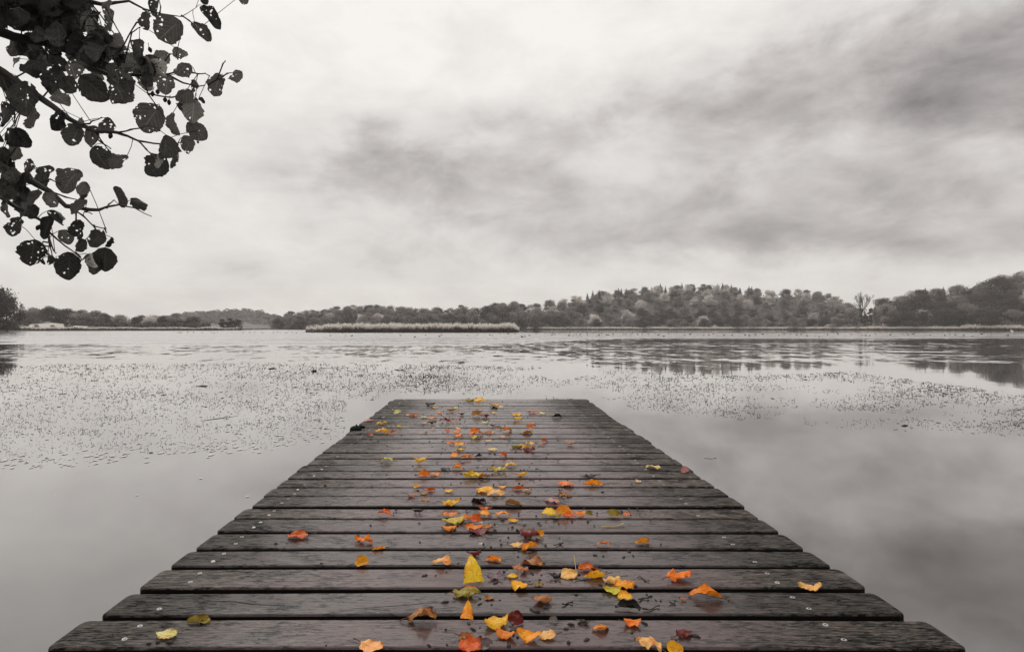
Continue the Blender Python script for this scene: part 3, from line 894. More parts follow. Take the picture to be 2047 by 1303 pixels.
for (pk, tn), its in cell.items():
    its.sort(key=lambda i: i[2].x)
    where = "nearest jetty plank" if pk == 1 else ("%s plank from the near end" % ordinal(pk))
    for i, (o, h, p) in enumerate(its):
        lab = "only %s thin twig lying on the %s" % (h, where) if len(its) == 1 else "%s %s thin twig from the left on the %s" % (ordinal(i + 1), h, where)
        tag(o, lab, "twig", "twigs lying on the jetty")

mb = MB()
rd = random.Random(77)
for k in range(640):
    if rd.random() < 0.6:
        L_ = rd.choice(LEAVES)
        px, py = rd.gauss(L_[0] + 15, 45), max(800, rd.gauss(L_[1], 12))
    else:
        py = 661 + 826 / rd.uniform(1.3, 5.9)
        px = 985 + rd.gauss(0, 0.30) * (py - 661) * 1.18
    p = on_deck(px, py)
    if not any(a + 0.004 < p.y < b - 0.004 for a, b, _ in planks) or not (-0.9 < p.x < 1.0):
        continue
    s = rd.uniform(0.0018, 0.0052)
    e = rd.uniform(1.0, 2.6)
    a = rd.uniform(0, PI)
    ring1 = [(p.x + s * (e * math.cos(t) * math.cos(a) - math.sin(t) * math.sin(a)), p.y + s * (e * math.cos(t) * math.sin(a) + math.sin(t) * math.cos(a)), p.z + 0.002) for t in [2 * PI * q / 7 for q in range(7)]]
    ring2 = [((q[0] - p.x) * 0.6 + p.x, (q[1] - p.y) * 0.6 + p.y, p.z + 0.002 + s * rd.uniform(0.5, 1.1)) for q in ring1]
    mb.grid([ring1, ring2], close=True)
    mb.face(ring2)
tag(mb.build("bark_crumbs", M_DEBRIS, smooth=True), "dark crumbs of bark and seed scattered on the jetty planks", "debris", kind='stuff')

# ------------------------------------------------------------------ alder overhanging at the left
rl = random.Random(21)
alder = empty("alder_tree", (-3.6, 0.75, 0.25))
tag(alder, "alder tree on the bank whose dark leafy boughs hang over the water", "tree")
AL = alder.location


def alder_part(mbx, name, mats, parent, smooth=True):
    mbx.v = [(a - AL.x, b - AL.y, c - AL.z) for a, b, c in mbx.v]
    return mbx.build(name, mats, parent, smooth)


tk = MB()
tk.tube([(-3.6, 0.75, 0.0), (-3.58, 0.76, 0.4), (-3.52, 0.78, 1.4), (-3.5, 0.8, 2.6), (-3.46, 0.82, 4.2), (-3.4, 0.8, 6.5), (-3.36, 0.8, 9)], [0.24, 0.19, 0.165, 0.15, 0.12, 0.08, 0.03], 14)
alder_part(tk, "trunk", M_BARK, alder)

BOUGHS = [
    (2.35, 0.011, [(-560, -60), (-300, 10), (-120, 45), (0, 63), (30, 75), (89, 86), (140, 102), (178, 137), (216, 150), (274, 152), (333, 150), (366, 166), (396, 173), (416, 170)],
     [[(333, 150), (360, 141), (381, 141), (396, 146), (410, 146), (419, 152)], [(300, 152), (318, 140), (340, 110), (352, 112)], [(416, 170), (436, 160), (446, 125), (450, 122)], [(438, 157), (455, 147), (462, 146)],
      [(178, 137), (240, 100), (272, 45), (290, 42)], [(140, 102), (150, 60), (160, 30), (180, 0), (184, -20)], [(89, 86), (94, 108), (96, 125)], [(274, 152), (290, 170), (297, 190), (312, 210), (330, 235)],
      [(216, 150), (250, 120), (262, 65), (280, 55)], [(297, 190), (345, 195), (370, 190)], [(240, 152), (225, 110), (205, 60), (196, 30)]]),
    (2.2, 0.0075, [(-560, -20), (-300, 60), (-120, 105), (0, 140), (25, 157), (84, 198), (127, 231), (163, 251), (193, 263), (234, 265), (254, 270), (277, 282), (307, 288), (340, 290), (361, 286), (394, 284)],
     [[(234, 265), (262, 258), (284, 256), (296, 250)], [(277, 282), (295, 300), (302, 307), (312, 318)], [(163, 251), (178, 247), (186, 243), (203, 235)], [(185, 268), (205, 287), (222, 298)], [(193, 263), (205, 285), (218, 304)],
      [(84, 198), (100, 180), (120, 160)], [(25, 157), (60, 140), (95, 130)], [(0, 150), (20, 185), (25, 205), (44, 216)], [(25, 205), (32, 235), (30, 245)], [(394, 284), (396, 275), (393, 262)]]),
    (2.5, 0.006, [(-560, -200), (-200, -80), (40, -30), (120, -8), (180, 4), (205, 8), (230, 4), (258, 2), (290, 20), (320, 28), (362, 33), (375, 26), (398, 12)],
     [[(362, 33), (378, 42), (392, 52), (398, 58)], [(285, 17), (292, 21), (298, 24)], [(320, 28), (322, 15), (318, 0)], [(205, 8), (225, 40), (240, 70), (252, 100)], [(180, 4), (215, 50), (242, 90), (258, 130)]]),
    (2.15, 0.0075, [(-560, 130), (-250, 230), (-60, 300), (0, 330), (30, 352), (69, 366), (102, 384), (132, 414), (178, 420), (198, 420), (213, 414), (239, 408), (269, 414), (287, 426), (307, 435)],
     [[(142, 417), (165, 432), (188, 450), (211, 456)], [(188, 450), (192, 458), (194, 466)], [(211, 456), (213, 465)], [(213, 414), (218, 407), (228, 400)], [(178, 420), (172, 425), (184, 428)], [(69, 366), (60, 345), (58, 338)], [(69, 366), (100, 358), (120, 370)],
      [(152, 424), (152, 440), (154, 446)], [(0, 330), (30, 300), (40, 285)], [(102, 384), (130, 395), (155, 400)]]),
    (2.25, 0.0055, [(-560, 200), (-200, 310), (-60, 370), (0, 392), (15, 402), (51, 425), (81, 442), (98, 465), (127, 491), (150, 506), (160, 508), (175, 505)],
     [[(98, 465), (101, 485), (108, 500), (112, 506)], [(98, 468), (102, 490), (104, 510)], [(101, 485), (90, 484), (84, 487)], [(102, 493), (92, 492), (85, 496)], [(150, 506), (160, 515), (164, 520)], [(51, 425), (40, 440), (35, 446)], [(81, 442), (88, 450), (95, 452)]]),
]
# px, py, size px, aspect, boughs by index, tone (0 dark silhouette .. 1 light)
AL_LEAVES = [
    (292, 42, 36, 1, 0, .1), (338, 61, 56, 1, 0, .2), (312, 12, 44, .45, 2, .1), (423, 34, 52, .36, 2, 0), (406, 69, 58, .42, 2, .15), (487, -4, 24, 1, 2, .3), (409, 1, 18, .7, 2, 0), (360, 107, 30, 1, 0, .35), (365, 138, 38, .95, 0, .3),
    (318, 138, 40, .8, 0, .9), (433, 170, 44, .9, 0, .25), (470, 152, 30, .75, 0, .35), (384, 171, 28, .5, 0, .25), (403, 201, 17, .5, 0, 0), (333, 171, 38, .8, 0, .4), (297, 160, 32, 1, 0, .05), (368, 190, 36, .9, 0, .3), (366, 212, 27, 1, 0, 0),
    (386, 222, 44, .6, 0, .6), (394, 262, 42, .8, 1, .2), (376, 288, 38, .85, 1, .3), (300, 238, 60, .95, 0, .2), (350, 248, 48, .45, 0, .4), (330, 297, 54, .7, 1, .15), (343, 300, 40, .5, 1, 1.), (315, 334, 48, .9, 1, .05), (322, 322, 34, .5, 1, 1.), (345, 322, 28, .9, 1, .1),
    (200, 316, 48, .95, 1, .1), (236, 322, 40, 1, 1, .3), (241, 188, 54, .95, 0, .2), (190, 176, 58, .7, 0, .1), (150, 272, 44, 1, 1, .15), (185, 274, 46, .95, 1, .3), (163, 246, 24, 1, 1, .6), (211, 254, 38, .85, 1, .15), (114, 241, 44, .95, 1, 0),
    (69, 240, 48, .85, 1, .35), (52, 198, 66, .85, 1, .15), (112, 165, 52, .9, 1, .1), (142, 172, 42, .75, 1, .1), (122, 198, 36, 1, 1, .6), (145, 140, 36, .9, 0, .55), (63, 130, 46, .9, 0, .05), (31, 124, 26, 1, 0, .7), (94, 124, 30, 1, 0, .45),
    (12, 170, 38, .9, 1, .4), (8, 230, 52, .65, 1, .05), (44, 276, 40, .6, 1, 0), (20, 275, 40, 1, 1, .1), (32, 300, 44, .9, 1, .3), (8, 315, 40, 1, 1, .2), (58, 332, 28, .9, 3, .2), (90, 350, 44, .9, 3, .1), (140, 361, 54, .95, 3, .3), (165, 376, 28, .8, 3, .5),
    (163, 393, 30, .8, 3, 0), (158, 414, 38, .6, 3, .3), (112, 434, 40, .45, 4, .05), (99, 399, 34, .8, 3, .7), (71, 397, 36, .8, 3, .3), (25, 361, 44, 1, 3, .2), (50, 412, 40, .9, 4, 0), (31, 453, 40, .9, 4, .05), (12, 417, 34, .9, 4, .3), (62, 424, 32, .9, 4, 0),
    (94, 456, 46, .4, 4, 0), (131, 474, 30, .9, 4, .25), (157, 459, 40, .8, 3, 0), (160, 490, 28, .85, 3, .05), (193, 477, 38, .8, 3, .1), (216, 484, 24, .5, 3, 0), (65, 505, 52, .9, 4, 0), (99, 517, 24, .9, 4, 0), (86, 522, 16, .5, 4, 0), (138, 532, 54, .9, 4, 0),
    (183, 528, 40, .8, 4, .1), (186, 522, 34, .45, 4, 1.), (210, 519, 46, .85, 4, 0), (240, 393, 42, .5, 3, .1), (274, 405, 44, .42, 3, .1), (28, 90, 44, .9, 0, .4), (60, 96, 48, .9, 0, .35), (118, 70, 48, .9, 0, .3), (100, 55, 46, .9, 0, .3), (218, 100, 44, .8, 0, .35), (232, 85, 40, .7, 0, .5),
    (235, 108, 36, .7, 0, .6), (205, 80, 52, .4, 0, .8), (180, 60, 58, .38, 0, .7), (222, 42, 40, .5, 2, .3), (215, 16, 30, .8, 2, .5), (198, 118, 44, .4, 0, .8), (265, 128, 46, .55, 0, .4), (280, 105, 50, .4, 0, .15), (245, 128, 34, .7, 0, .3), (255, 170, 34, .8, 0, .1), (148, 20, 50, .45, 2, .9), (165, 42, 46, .4, 2, .8)]
rfill = random.Random(4)
for k in range(120):
    AL_LEAVES.append((rfill.uniform(-60, 165), rfill.uniform(-40, 46), rfill.uniform(38, 60), rfill.uniform(.6, 1), rfill.choice([0, 2]), rfill.choice([0, 0, .1, .2])))
for k in range(34):
    AL_LEAVES.append((rfill.uniform(40, 215), rfill.uniform(40, 128), rfill.uniform(30, 52), rfill.uniform(.45, .95), 0, rfill.choice([0, 0, .1, .3])))
for k in range(10):
    AL_LEAVES.append((rfill.uniform(-40, 60), rfill.uniform(340, 430), rfill.uniform(30, 46), rfill.uniform(.5, 1), 3, rfill.choice([0, .1, .3])))
for k in range(22):
    AL_LEAVES.append((rfill.uniform(185, 330), rfill.uniform(95, 165), rfill.uniform(26, 44), rfill.uniform(.35, .9), 0, rfill.choice([0, .1, .3, .5])))
for k in range(40):
    AL_LEAVES.append((rfill.uniform(-420, -40), rfill.uniform(-120, 420), rfill.uniform(34, 56), rfill.uniform(.5, 1), rfill.randrange(5), rfill.choice([0, .1, .3])))
for k in range(7):
    AL_LEAVES.append((rfill.uniform(-30, 40), rfill.uniform(130, 330), rfill.uniform(30, 46), rfill.uniform(.6, 1), 1, rfill.choice([0, .1, .2, .3])))

CONES = [(305, 188, 0), (315, 184, 0), (330, 200, 0), (338, 205, 0), (95, 174, 1), (109, 185, 1), (221, 272, 1), (300, 100, 0), (392, 201, 0), (76, 455, 4), (120, 108, 0)]
for bi, (dep, rad, path, subs) in enumerate(BOUGHS):
    wood = MB()

    def P_(px, py, jit=0.0):
        return at(px, py, dep + 0.10 * math.sin(px * 0.013 + bi) - (0.9 * sm((-px - 60) / 500)) + jit)
    nodes = [P_(*q) for q in path]
    root = Vector((-3.48, 0.82, nodes[0].z - 0.25))
    pts = [root] + nodes
    dense, rads = [], []
    tot = len(pts) - 1
    for i in range(tot):
        for k in range(4):
            q = pts[i].lerp(pts[i + 1], k / 4)
            q += Vector((mnoise.noise((q * 9)) * 0.006, mnoise.noise(q * 9 + Vector((9, 0, 0))) * 0.006, mnoise.noise(q * 9 + Vector((0, 9, 0))) * 0.006))
            dense.append(q)
            t = (i + k / 4) / tot
            rads.append(rad * (3.0 * (1 - t) ** 1.6 + 0.17) * (1 + 0.12 * mnoise.noise(q * 60)))
    wood.tube(dense, rads, 8)
    anchor = list(dense)
    for sp in subs:
        ps = [P_(q[0], q[1], 0.03 * i * (1 if len(sp) % 2 else -1)) for i, q in enumerate(sp)]
        dd, rr = [], []
        for i in range(len(ps) - 1):
            for k in range(4):
                q = ps[i].lerp(ps[i + 1], k / 4)
                q += Vector((mnoise.noise(q * 14), mnoise.noise(q * 14 + Vector((9, 0, 0))), mnoise.noise(q * 14 + Vector((0, 9, 0))))) * 0.006
                dd.append(q)
                rr.append(0.0034 * (1 - 0.55 * (i + k / 4) / (len(ps) - 1)) * (1 + 0.35 * (k == 0)))
        dd.append(ps[-1])
        rr.append(0.0022)
        anchor += dd
        wood.tube(dd, rr, 6)
    leaves = MB()
    bough_pts = anchor
    stalks = []
    for (px, py, size, asp, b_, tn) in AL_LEAVES:
        if b_ != bi:
            continue
        c = P_(px, py, rl.uniform(-0.16, 0.16))
        s = size * c.y / F_PX * 1.08
        kind = 'round'
        cross = rl.uniform(0.4, 2.5) * rl.choice([-1, 1])
        if asp < 0.55:
            cross = rl.choice([-1, 1]) * rl.uniform(3.2, 4.6)
        rows, uvs = leaf_blade(kind, cross, rl.uniform(-1.0, 1.0), 1.1, rl, 24, 10, 0.22)
        # leaf stands across the view, hanging from its base
        ang = rl.uniform(-0.9, 0.9) - PI / 2
        if (px, py) == (423, 34) or (px, py) == (406, 69):
            ang = -0.95
        if (px, py) == (240, 393):
            ang = 1.9
        if (px, py) == (274, 405):
            ang = -0.45
        tilt = rl.uniform(-0.45, 0.45)
        yaw = rl.uniform(-0.5, 0.5)
        rot = Matrix.Rotation(yaw, 3, 'Z') @ Matrix.Rotation(PI / 2 + tilt, 3, 'X') @ Matrix.Rotation(ang, 3, 'Z')
        wd = 1.0 if asp >= 0.55 else 0.8
        W = [[c + (rot @ Vector((q.x, q.y * wd * (0.98 + 0.1 * (asp > 0.8)), q.z))) * s for q in r_] for r_ in rows]
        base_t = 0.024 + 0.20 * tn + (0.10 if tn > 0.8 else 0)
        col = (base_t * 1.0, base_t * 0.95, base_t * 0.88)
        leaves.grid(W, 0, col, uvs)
        b0 = W[0][5]
        dr = (W[0][5] - W[3][5]).normalized()
        near = min(bough_pts, key=lambda q: (q - b0).length)
        e = near
        mid = b0.lerp(e, 0.5) + dr * s * 0.06
        wood.tube([b0 - dr * s * 0.2, b0, mid, e], [0.0007, 0.0012, 0.0012, 0.0015], 5)
    br = alder_part(wood, "branch", M_BARK, alder)
    lf = alder_part(leaves, "leaves", M_ALDER, br)
    for (px, py, b_) in CONES:
        if b_ != bi:
            continue
        cn = MB()
        c = P_(px, py)
        ln = 0.011
        rws = []
        ax = Vector((rl.uniform(-.5, .5), rl.uniform(-.3, .3), -1)).normalized()
        a1 = ax.orthogonal().normalized()
        a2 = ax.cross(a1)
        for k in range(9):
            t = k / 8
            r_ = 0.0075 * math.sin(PI * (0.06 + 0.88 * t)) * (1.1 if k % 2 else 0.92)
            rws.append([c + ax * ln * (2 * t - 1) + (a1 * math.cos(2 * PI * q / 10) + a2 * math.sin(2 * PI * q / 10)) * r_ for q in range(10)])
        cn.grid(rws, close=True)
        cn.tube([c - ax * ln, c - ax * ln * 2.4 + Vector((0.004, 0, 0))], [0.0011, 0.0011], 5)
        alder_part(cn, "cone", M_CONE, br)

# ------------------------------------------------------------------ far trees
def crown_mesh(name, seed, h, wdt, lobes, quads, size, low=0.25, flat=1.0):
    r_ = random.Random(seed)
    mb = MB()
    cl = []
    for k in range(lobes):
        t = r_.random()
        zz = h * (low + (1 - low) * t)
        prof = math.sin(PI * min(1, max(0.06, (t * 0.66 + 0.28)))) ** 0.65
        rr = wdt * 0.5 * prof * math.sqrt(r_.random()) * 0.92
        a = r_.uniform(0, 2 * PI)
        cl.append((Vector((rr * math.cos(a), rr * math.sin(a), zz * 0.95)), wdt * r_.uniform(0.16, 0.26), r_.uniform(0.7, 1.35)))
    cl.append((Vector((0, 0, h * 0.88)), wdt * 0.16, 1.0))
    for q in range(quads):
        c, rad, tone = r_.choice(cl)
        v = Vector((r_.gauss(0, 1), r_.gauss(0, 1), r_.gauss(0, 1))).normalized()
        p = c + Vector((v.x, v.y, v.z * 0.72 * flat)) * rad * (0.55 + 0.5 * r_.random() + (0.45 * r_.random() if r_.random() < 0.22 else 0))
        if p.z < 0.3:
            p.z = 0.3 + r_.random() * 0.5
        nrm = (v * 0.8 + Vector((r_.gauss(0, .5), r_.gauss(0, .5), r_.gauss(0.25, .5)))).normalized()
        a = nrm.orthogonal().normalized()
        b = nrm.cross(a)
        th = r_.uniform(0, PI)
        a, b = a * math.cos(th) + b * math.sin(th), b * math.cos(th) - a * math.sin(th)
        s1, s2 = size * r_.uniform(.5, 1.2), size * r_.uniform(.4, .9)
        k = tone * r_.uniform(0.75, 1.25)
        mb.face([p - a * s1, p + b * s2 * 0.8 - a * s1 * 0.1, p + a * s1, p - b * s2], 0, (k, k, k))
    return mb.mesh(name, M_FOL)


def conifer_mesh(name, seed, h, wdt):
    r_ = random.Random(seed)
    mb = MB()
    n = 15
    for k in range(n):
        t = k / (n - 1)
        zz = h * (0.12 + 0.86 * t)
        rr = wdt * 0.5 * (1 - t) ** 0.85 + 0.12
        m_ = 9
        for q in range(m_):
            a = 2 * PI * (q + r_.random()) / m_
            ln = rr * r_.uniform(0.65, 1.15)
            d = Vector((math.cos(a), math.sin(a), -0.35))
            s = Vector((-math.sin(a), math.cos(a), 0))
            p = Vector((0, 0, zz))
            wd = 0.34 * ln + 0.15
            kk = r_.uniform(0.7, 1.3)
            mb.face([p, p + d * ln * 0.55 + s * wd, p + d * ln, p + d * ln * 0.55 - s * wd], 0, (kk, kk, kk))
            mb.face([p + Vector((0, 0, 0.3)), p + d * ln * 0.6 + Vector((0, 0, 0.45)), p + d * ln * 0.95, p + d * ln * 0.5 - Vector((0, 0, 0.4))], 0, (kk, kk, kk))
    return mb.mesh(name, M_FOL)


def trunk_mesh(name, seed, h, r0, mat):
    r_ = random.Random(seed)
    mb = MB()
    mb.tube([(0, 0, -1.0), (0.03 * h * r_.uniform(-1, 1), 0, h * 0.35), (0.04 * h * r_.uniform(-1, 1), 0.02 * h, h * 0.7), (0, 0, h * 0.92)], [r0, r0 * .8, r0 * .5, r0 * .12], 7)
    for k in range(5):
        z0 = h * r_.uniform(0.3, 0.65)
        a = r_.uniform(0, 2 * PI)
        ln = h * r_.uniform(0.16, 0.28)
        mb.tube([(0, 0, z0), (math.cos(a) * ln * .6, math.sin(a) * ln * .6, z0 + ln * .5), (math.cos(a) * ln, math.sin(a) * ln, z0 + ln)], [r0 * .4, r0 * .25, r0 * .06], 5)
    return mb.mesh(name, mat)


KINDS = {}
for i in range(5):
    KINDS['round%d' % i] = ('broadleaf_tree', 'round-crowned tree', crown_mesh("crown", 100 + i, 12, 12.5, 34 - 4 * i, 4200, 0.40, 0.04), trunk_mesh("trunk", i, 12, 0.28, M_TRUNK))
for i in range(2):
    KINDS['slim%d' % i] = ('slender_tree', 'slender tree', crown_mesh("crown", 200 + i, 14, 5.0, 18, 1900, 0.32, 0.22, 1.2), trunk_mesh("trunk", 30 + i, 14, 0.20, M_PALEBARK))
for i in range(2):
    KINDS['fir%d' % i] = ('conifer_tree', 'conifer', conifer_mesh("crown", 300 + i, 13, 5.2), trunk_mesh("trunk", 40 + i, 12, 0.22, M_TRUNK))
for i in range(2):
    KINDS['bush%d' % i] = ('bush', 'bush', crown_mesh("foliage", 400 + i, 4.0, 6.0, 12, 900, 0.30, 0.1), trunk_mesh("stems", 50 + i, 3.0, 0.10, M_TRUNK))
TONES = {'dark': (0.100, 0.090, 0.085), 'mid-grey': (0.27, 0.245, 0.232), 'pale': (0.58, 0.545, 0.52)}
tree_list = []      # (zone, tone, kindword, x, object)


def plant(kind, p, scale, tone, zone, group, sx=1.0):
    nm, word, cm, tm = KINDS[kind]
    r = empty(nm, p)
    r.rotation_euler = (0, 0, rt.uniform(0, 2 * PI))
    r.scale = (scale * sx, scale * sx, scale)
    k = rt.uniform(0.85, 1.15)
    for n_, me in (('foliage' if nm == 'bush' else 'crown', cm), ('stem' if nm == 'bush' else 'trunk', tm)):
        o = bpy.data.objects.new(n_, me)
        COL.objects.link(o)
        o.parent = r
        o.color = (*[c * k for c in TONES[tone]], 1)
    tree_list.append((zone, tone, word, p.x / p.y, r, group))
    return r


rt = random.Random(9)
ROUND = ['round%d' % i for i in range(5)]


def rows_of(px0, px1, step, ts, zone, zrow, tones, group, kinds=ROUND, fir=0.0, hs=(0.85, 1.25), base_h=12.0):
    for ri, t in enumerate(ts):
        px = px0 + rt.uniform(0, step)
        while px < px1:
            p = hill(px, min(1, max(0.01, t + rt.uniform(-0.04, 0.04))))
            top = t > 0.93
            th = interp(TREEH, px)
            sc = th / base_h * rt.uniform(*hs) * (0.98 if top else 1.0)
            k = rt.choice(kinds)
            tn = rt.choices(['dark', 'mid-grey', 'pale'], tones[min(ri, len(tones) - 1)])[0]
            if top and rt.random() < fir:
                k, tn = rt.choice(['fir0', 'fir1']), 'dark'
                sc *= rt.uniform(0.8, 1.02)
            plant(k, p, sc, tn, zrow[ri] + " of the " + zone, group, rt.uniform(1.0, 1.3))
            px += step * rt.uniform(0.75, 1.25)


# central low wood behind the reed island
rows_of(545, 1060, 23, [0.06, 0.35, 0.62, 0.84, 1.0], "low central wood", ["shore row", "lower row", "middle row", "upper row", "skyline"], [(6, 3, 0), (3, 6, 1), (2, 7, 1)], "trees of the low central wood", fir=0.06, hs=(0.82, 1.02))
# round hill
rows_of(1050, 1715, 30, [0.05, 0.22, 0.38, 0.54, 0.70, 0.85, 1.0], "round hill", ["shore row", "second tier", "third tier", "fourth tier", "fifth tier", "sixth tier", "skyline"], [(8, 3, 0.2), (6, 4, .6), (4, 6, 1.2), (2, 6, 2), (1, 6, 2.5), (1, 6, 4), (2, 6, 4)],
        "trees on the round wooded hill", fir=0.1, hs=(0.78, 1.02))
# right hill
rows_of(1755, 2110, 36, [0.06, 0.28, 0.50, 0.74, 1.0], "right-hand hill", ["shore row", "second tier", "third tier", "fourth tier", "skyline"], [(8, 2, 0.6), (7, 2, 1.0), (5, 3, 1.6), (4, 4, 1.6), (4, 4, 1.4)], "trees on the right-hand wooded hill", fir=0.25, hs=(0.75, 1.15))
for px0, px1, st_, nm_ in ((1175, 1530, 11, "round hill"), (1850, 2060, 17, "right-hand hill")):
    px = px0
    while px < px1:
        p = hill(px, rt.uniform(0.90, 1.0))
        plant(rt.choice(['fir0', 'fir1']), p, interp(TREEH, px) / 12 * rt.uniform(0.70, 1.12), rt.choice(['dark', 'mid-grey']), "skyline of the " + nm_, "conifers on the skyline", 1.25)
        px += st_ * rt.choice([0.5, 0.7, 0.9, 1.6, 3.0])
# slender trees in the dip between the hills
for px in range(1640, 1790, 11):
    p = hill(px, rt.uniform(0.05, 0.30))
    plant(rt.choice(['slim0', 'slim1']), p, rt.uniform(0.95, 1.35), rt.choice(['mid-grey', 'mid-grey', 'dark']), "dip beside the bare tree", "slender trees beside the bare tree", 0.8)
# low wood on the left and the trees by its end
rows_of(40, 415, 26, [0.78, 0.98], "left wood", ["front row", "skyline"], [(8, 2, 0.2), (6, 4, 0.3)], "trees of the low left wood", fir=0.05, hs=(0.85, 1.15))
for px in (446, 461, 475):
    p = Vector(((px - CX) / F_PX * 420, 420, 0.9))
    plant(rt.choice(ROUND), p, 0.56 if px != 461 else 0.62, 'dark', "clump by the open water gap", "small dark clump left of centre", 0.9)
for px, sc, dd in ((-58, 1.25, 205), (-8, 1.32, 212), (14, 1.05, 222)):
    p = Vector(((px - CX) / F_PX * dd, dd, 0.5))
    plant(rt.choice(ROUND), p, sc, 'dark', "tall group at the left shore", "tall trees at the left shore", 0.8)
# bushes along the foot of the woods
for px, tone in [(1068, 'pale'), (1095, 'mid-grey'), (1385, 'mid-grey'), (1430, 'pale'), (1632, 'mid-grey'), (1655, 'pale'), (1677, 'mid-grey'), (1698, 'mid-grey'), (1721, 'mid-grey'), (1750, 'mid-grey'), (1770, 'pale'),
                 (1800, 'mid-grey'), (1840, 'mid-grey'), (1872, 'pale'), (1905, 'mid-grey'), (1935, 'pale'), (1975, 'mid-grey'), (2015, 'mid-grey')]:
    p = hill(px, 0.02)
    plant(rt.choice(['bush0', 'bush1']), p, rt.uniform(0.85, 1.15) * (1.0 if px > 1700 else 1.2), tone, "foot of the woods", "bushes along the far shore")
for px, sc in ((52, .9), (72, .7), (133, 1.1), (105, .6)):
    p = hill(px, 0.22)
    plant('bush0', p, sc * 0.8, 'dark' if px in (52, 133) else 'mid-grey', "pale left meadow", "bushes on the pale meadow")

# tall leafless tree
bare = empty("bare_tree", hill(1722, 0.12))
tag(bare, "tall leafless tree standing above the dip between the two hills", "tree")
bm_t, bm_b, bm_f = MB(), MB(), MB()
rb = random.Random(3)
HT = 31.0
bm_t.tube([(0, 0, -0.5), (0.2, 0, 6), (0.1, 0.1, 12), (0.3, 0, 17)], [0.62, 0.52, 0.42, 0.32], 9)


def grow(p, d, ln, r, lev):
    q = p
    pts, rr = [p], [r]
    for k in range(3):
        d = (d + Vector((rb.gauss(0, .10), rb.gauss(0, .10), 0.10))).normalized()
        q = q + d * ln / 3
        pts.append(q)
        rr.append(r * (1 - 0.2 * (k + 1)))
    bm_b.tube(pts, rr, 5)
    if lev < 4:
        for k in range(rb.choice([2, 3, 3])):
            a = rb.uniform(0, 2 * PI)
            nd = (d + Vector((math.cos(a), math.sin(a), 0.25)) * rb.uniform(0.3, 0.6)).normalized()
            grow(pts[rb.choice([2, 3, 3])], nd, ln * rb.uniform(0.58, 0.78), r * 0.56, lev + 1)
    else:
        for k in range(2):
            v = Vector((rb.gauss(0, .3), rb.gauss(0, .3), rb.gauss(0, .3)))
            s = 0.16
            bm_f.face([q + v, q + v + Vector((s, 0, s)), q + v + Vector((0, s, 2 * s)), q + v + Vector((-s, 0, s))], 0, (1, 1, 1))


for k in range(8):
    a = 2 * PI * k / 8 + rb.uniform(-.3, .3)
    z0 = rb.uniform(9, 17)
    grow(Vector((0.2, 0, z0)), Vector((math.cos(a) * 0.62, math.sin(a) * 0.62, 1.0)).normalized(), rb.uniform(6.0, 7.8) * (1.1 - 0.02 * z0), 0.36, 0)
bm_t.build("trunk", M_BARK, bare, smooth=True)
bm_b.build("branches", M_BARK, bare)
tf = bm_f.build("leaves", M_FOL, bare)
tf.color = (0.15, 0.13, 0.12, 1)

cell = defaultdict(list)
for it in tree_list:
    cell[(it[0], it[1], it[2])].append(it)
for (zone, tone, word), its in cell.items():
    its.sort(key=lambda i: i[3])
    for i, it in enumerate(its):
        tn = 'grey' if tone == 'mid-grey' else tone
        lab = ("only %s %s on the %s" % (tn, word, zone)) if len(its) == 1 else ("%s %s %s from the left on the %s" % (ordinal(i + 1), tn, word, zone))
        lab = lab.replace("on the dip", "in the dip").replace("on the clump", "in the clump").replace("on the tall group", "in the tall group").replace("on the foot", "at the foot")
        lab = lab.replace("on the shore row", "in the shore row").replace("on the front row", "in the front row").replace("on the middle row", "in the middle row").replace("on the lower row", "in the lower row").replace("on the upper row", "in the upper row").replace("tier of", "tier up of")
        tag(it[4], lab, "bush" if word == 'bush' else "tree", it[5])

# hazy wood on the far hill: one mass
mb = MB()
rf = random.Random(31)
for k in range(520):
    px = rf.uniform(305, 575)
    t = rf.random()
    d = 1000 + 155 * t
    kx = (px - CX) / F_PX
    topz = CAMZ + (HY - interp(FARSKY, px)) / F_PX * 1150 - 9
    z = 0.6 + max(0.5, topz) * t ** 0.8 if t > 0 else 0.6
    c = Vector((kx * d, d, z))
    tn = rf.uniform(0.55, 1.5)
    hh, ww = rf.uniform(6, 12.5), rf.uniform(4.0, 7.0)
    for q in range(70):
        v = Vector((rf.gauss(0, 1), rf.gauss(0, 1), rf.gauss(0, 1))).normalized()
        p = c + Vector((v.x * ww, v.y * ww, hh * 0.55 + v.z * hh * 0.45))
        a = Vector((rf.gauss(0, 1), rf.gauss(0, 1), rf.gauss(0, 1))).normalized()
        b = a.orthogonal().normalized()
        s = rf.uniform(0.7, 1.6)
        kk = tn * rf.uniform(.8, 1.2)
        mb.face([p - a * s, p + b * s * .7, p + a * s, p - b * s * .7], 0, (kk, kk, kk))
fw = mb.build("distant_woods", M_FOL)
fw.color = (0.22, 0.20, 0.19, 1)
tag(fw, "hazy grey wood covering the far hill left of centre", "woods", kind='stuff')
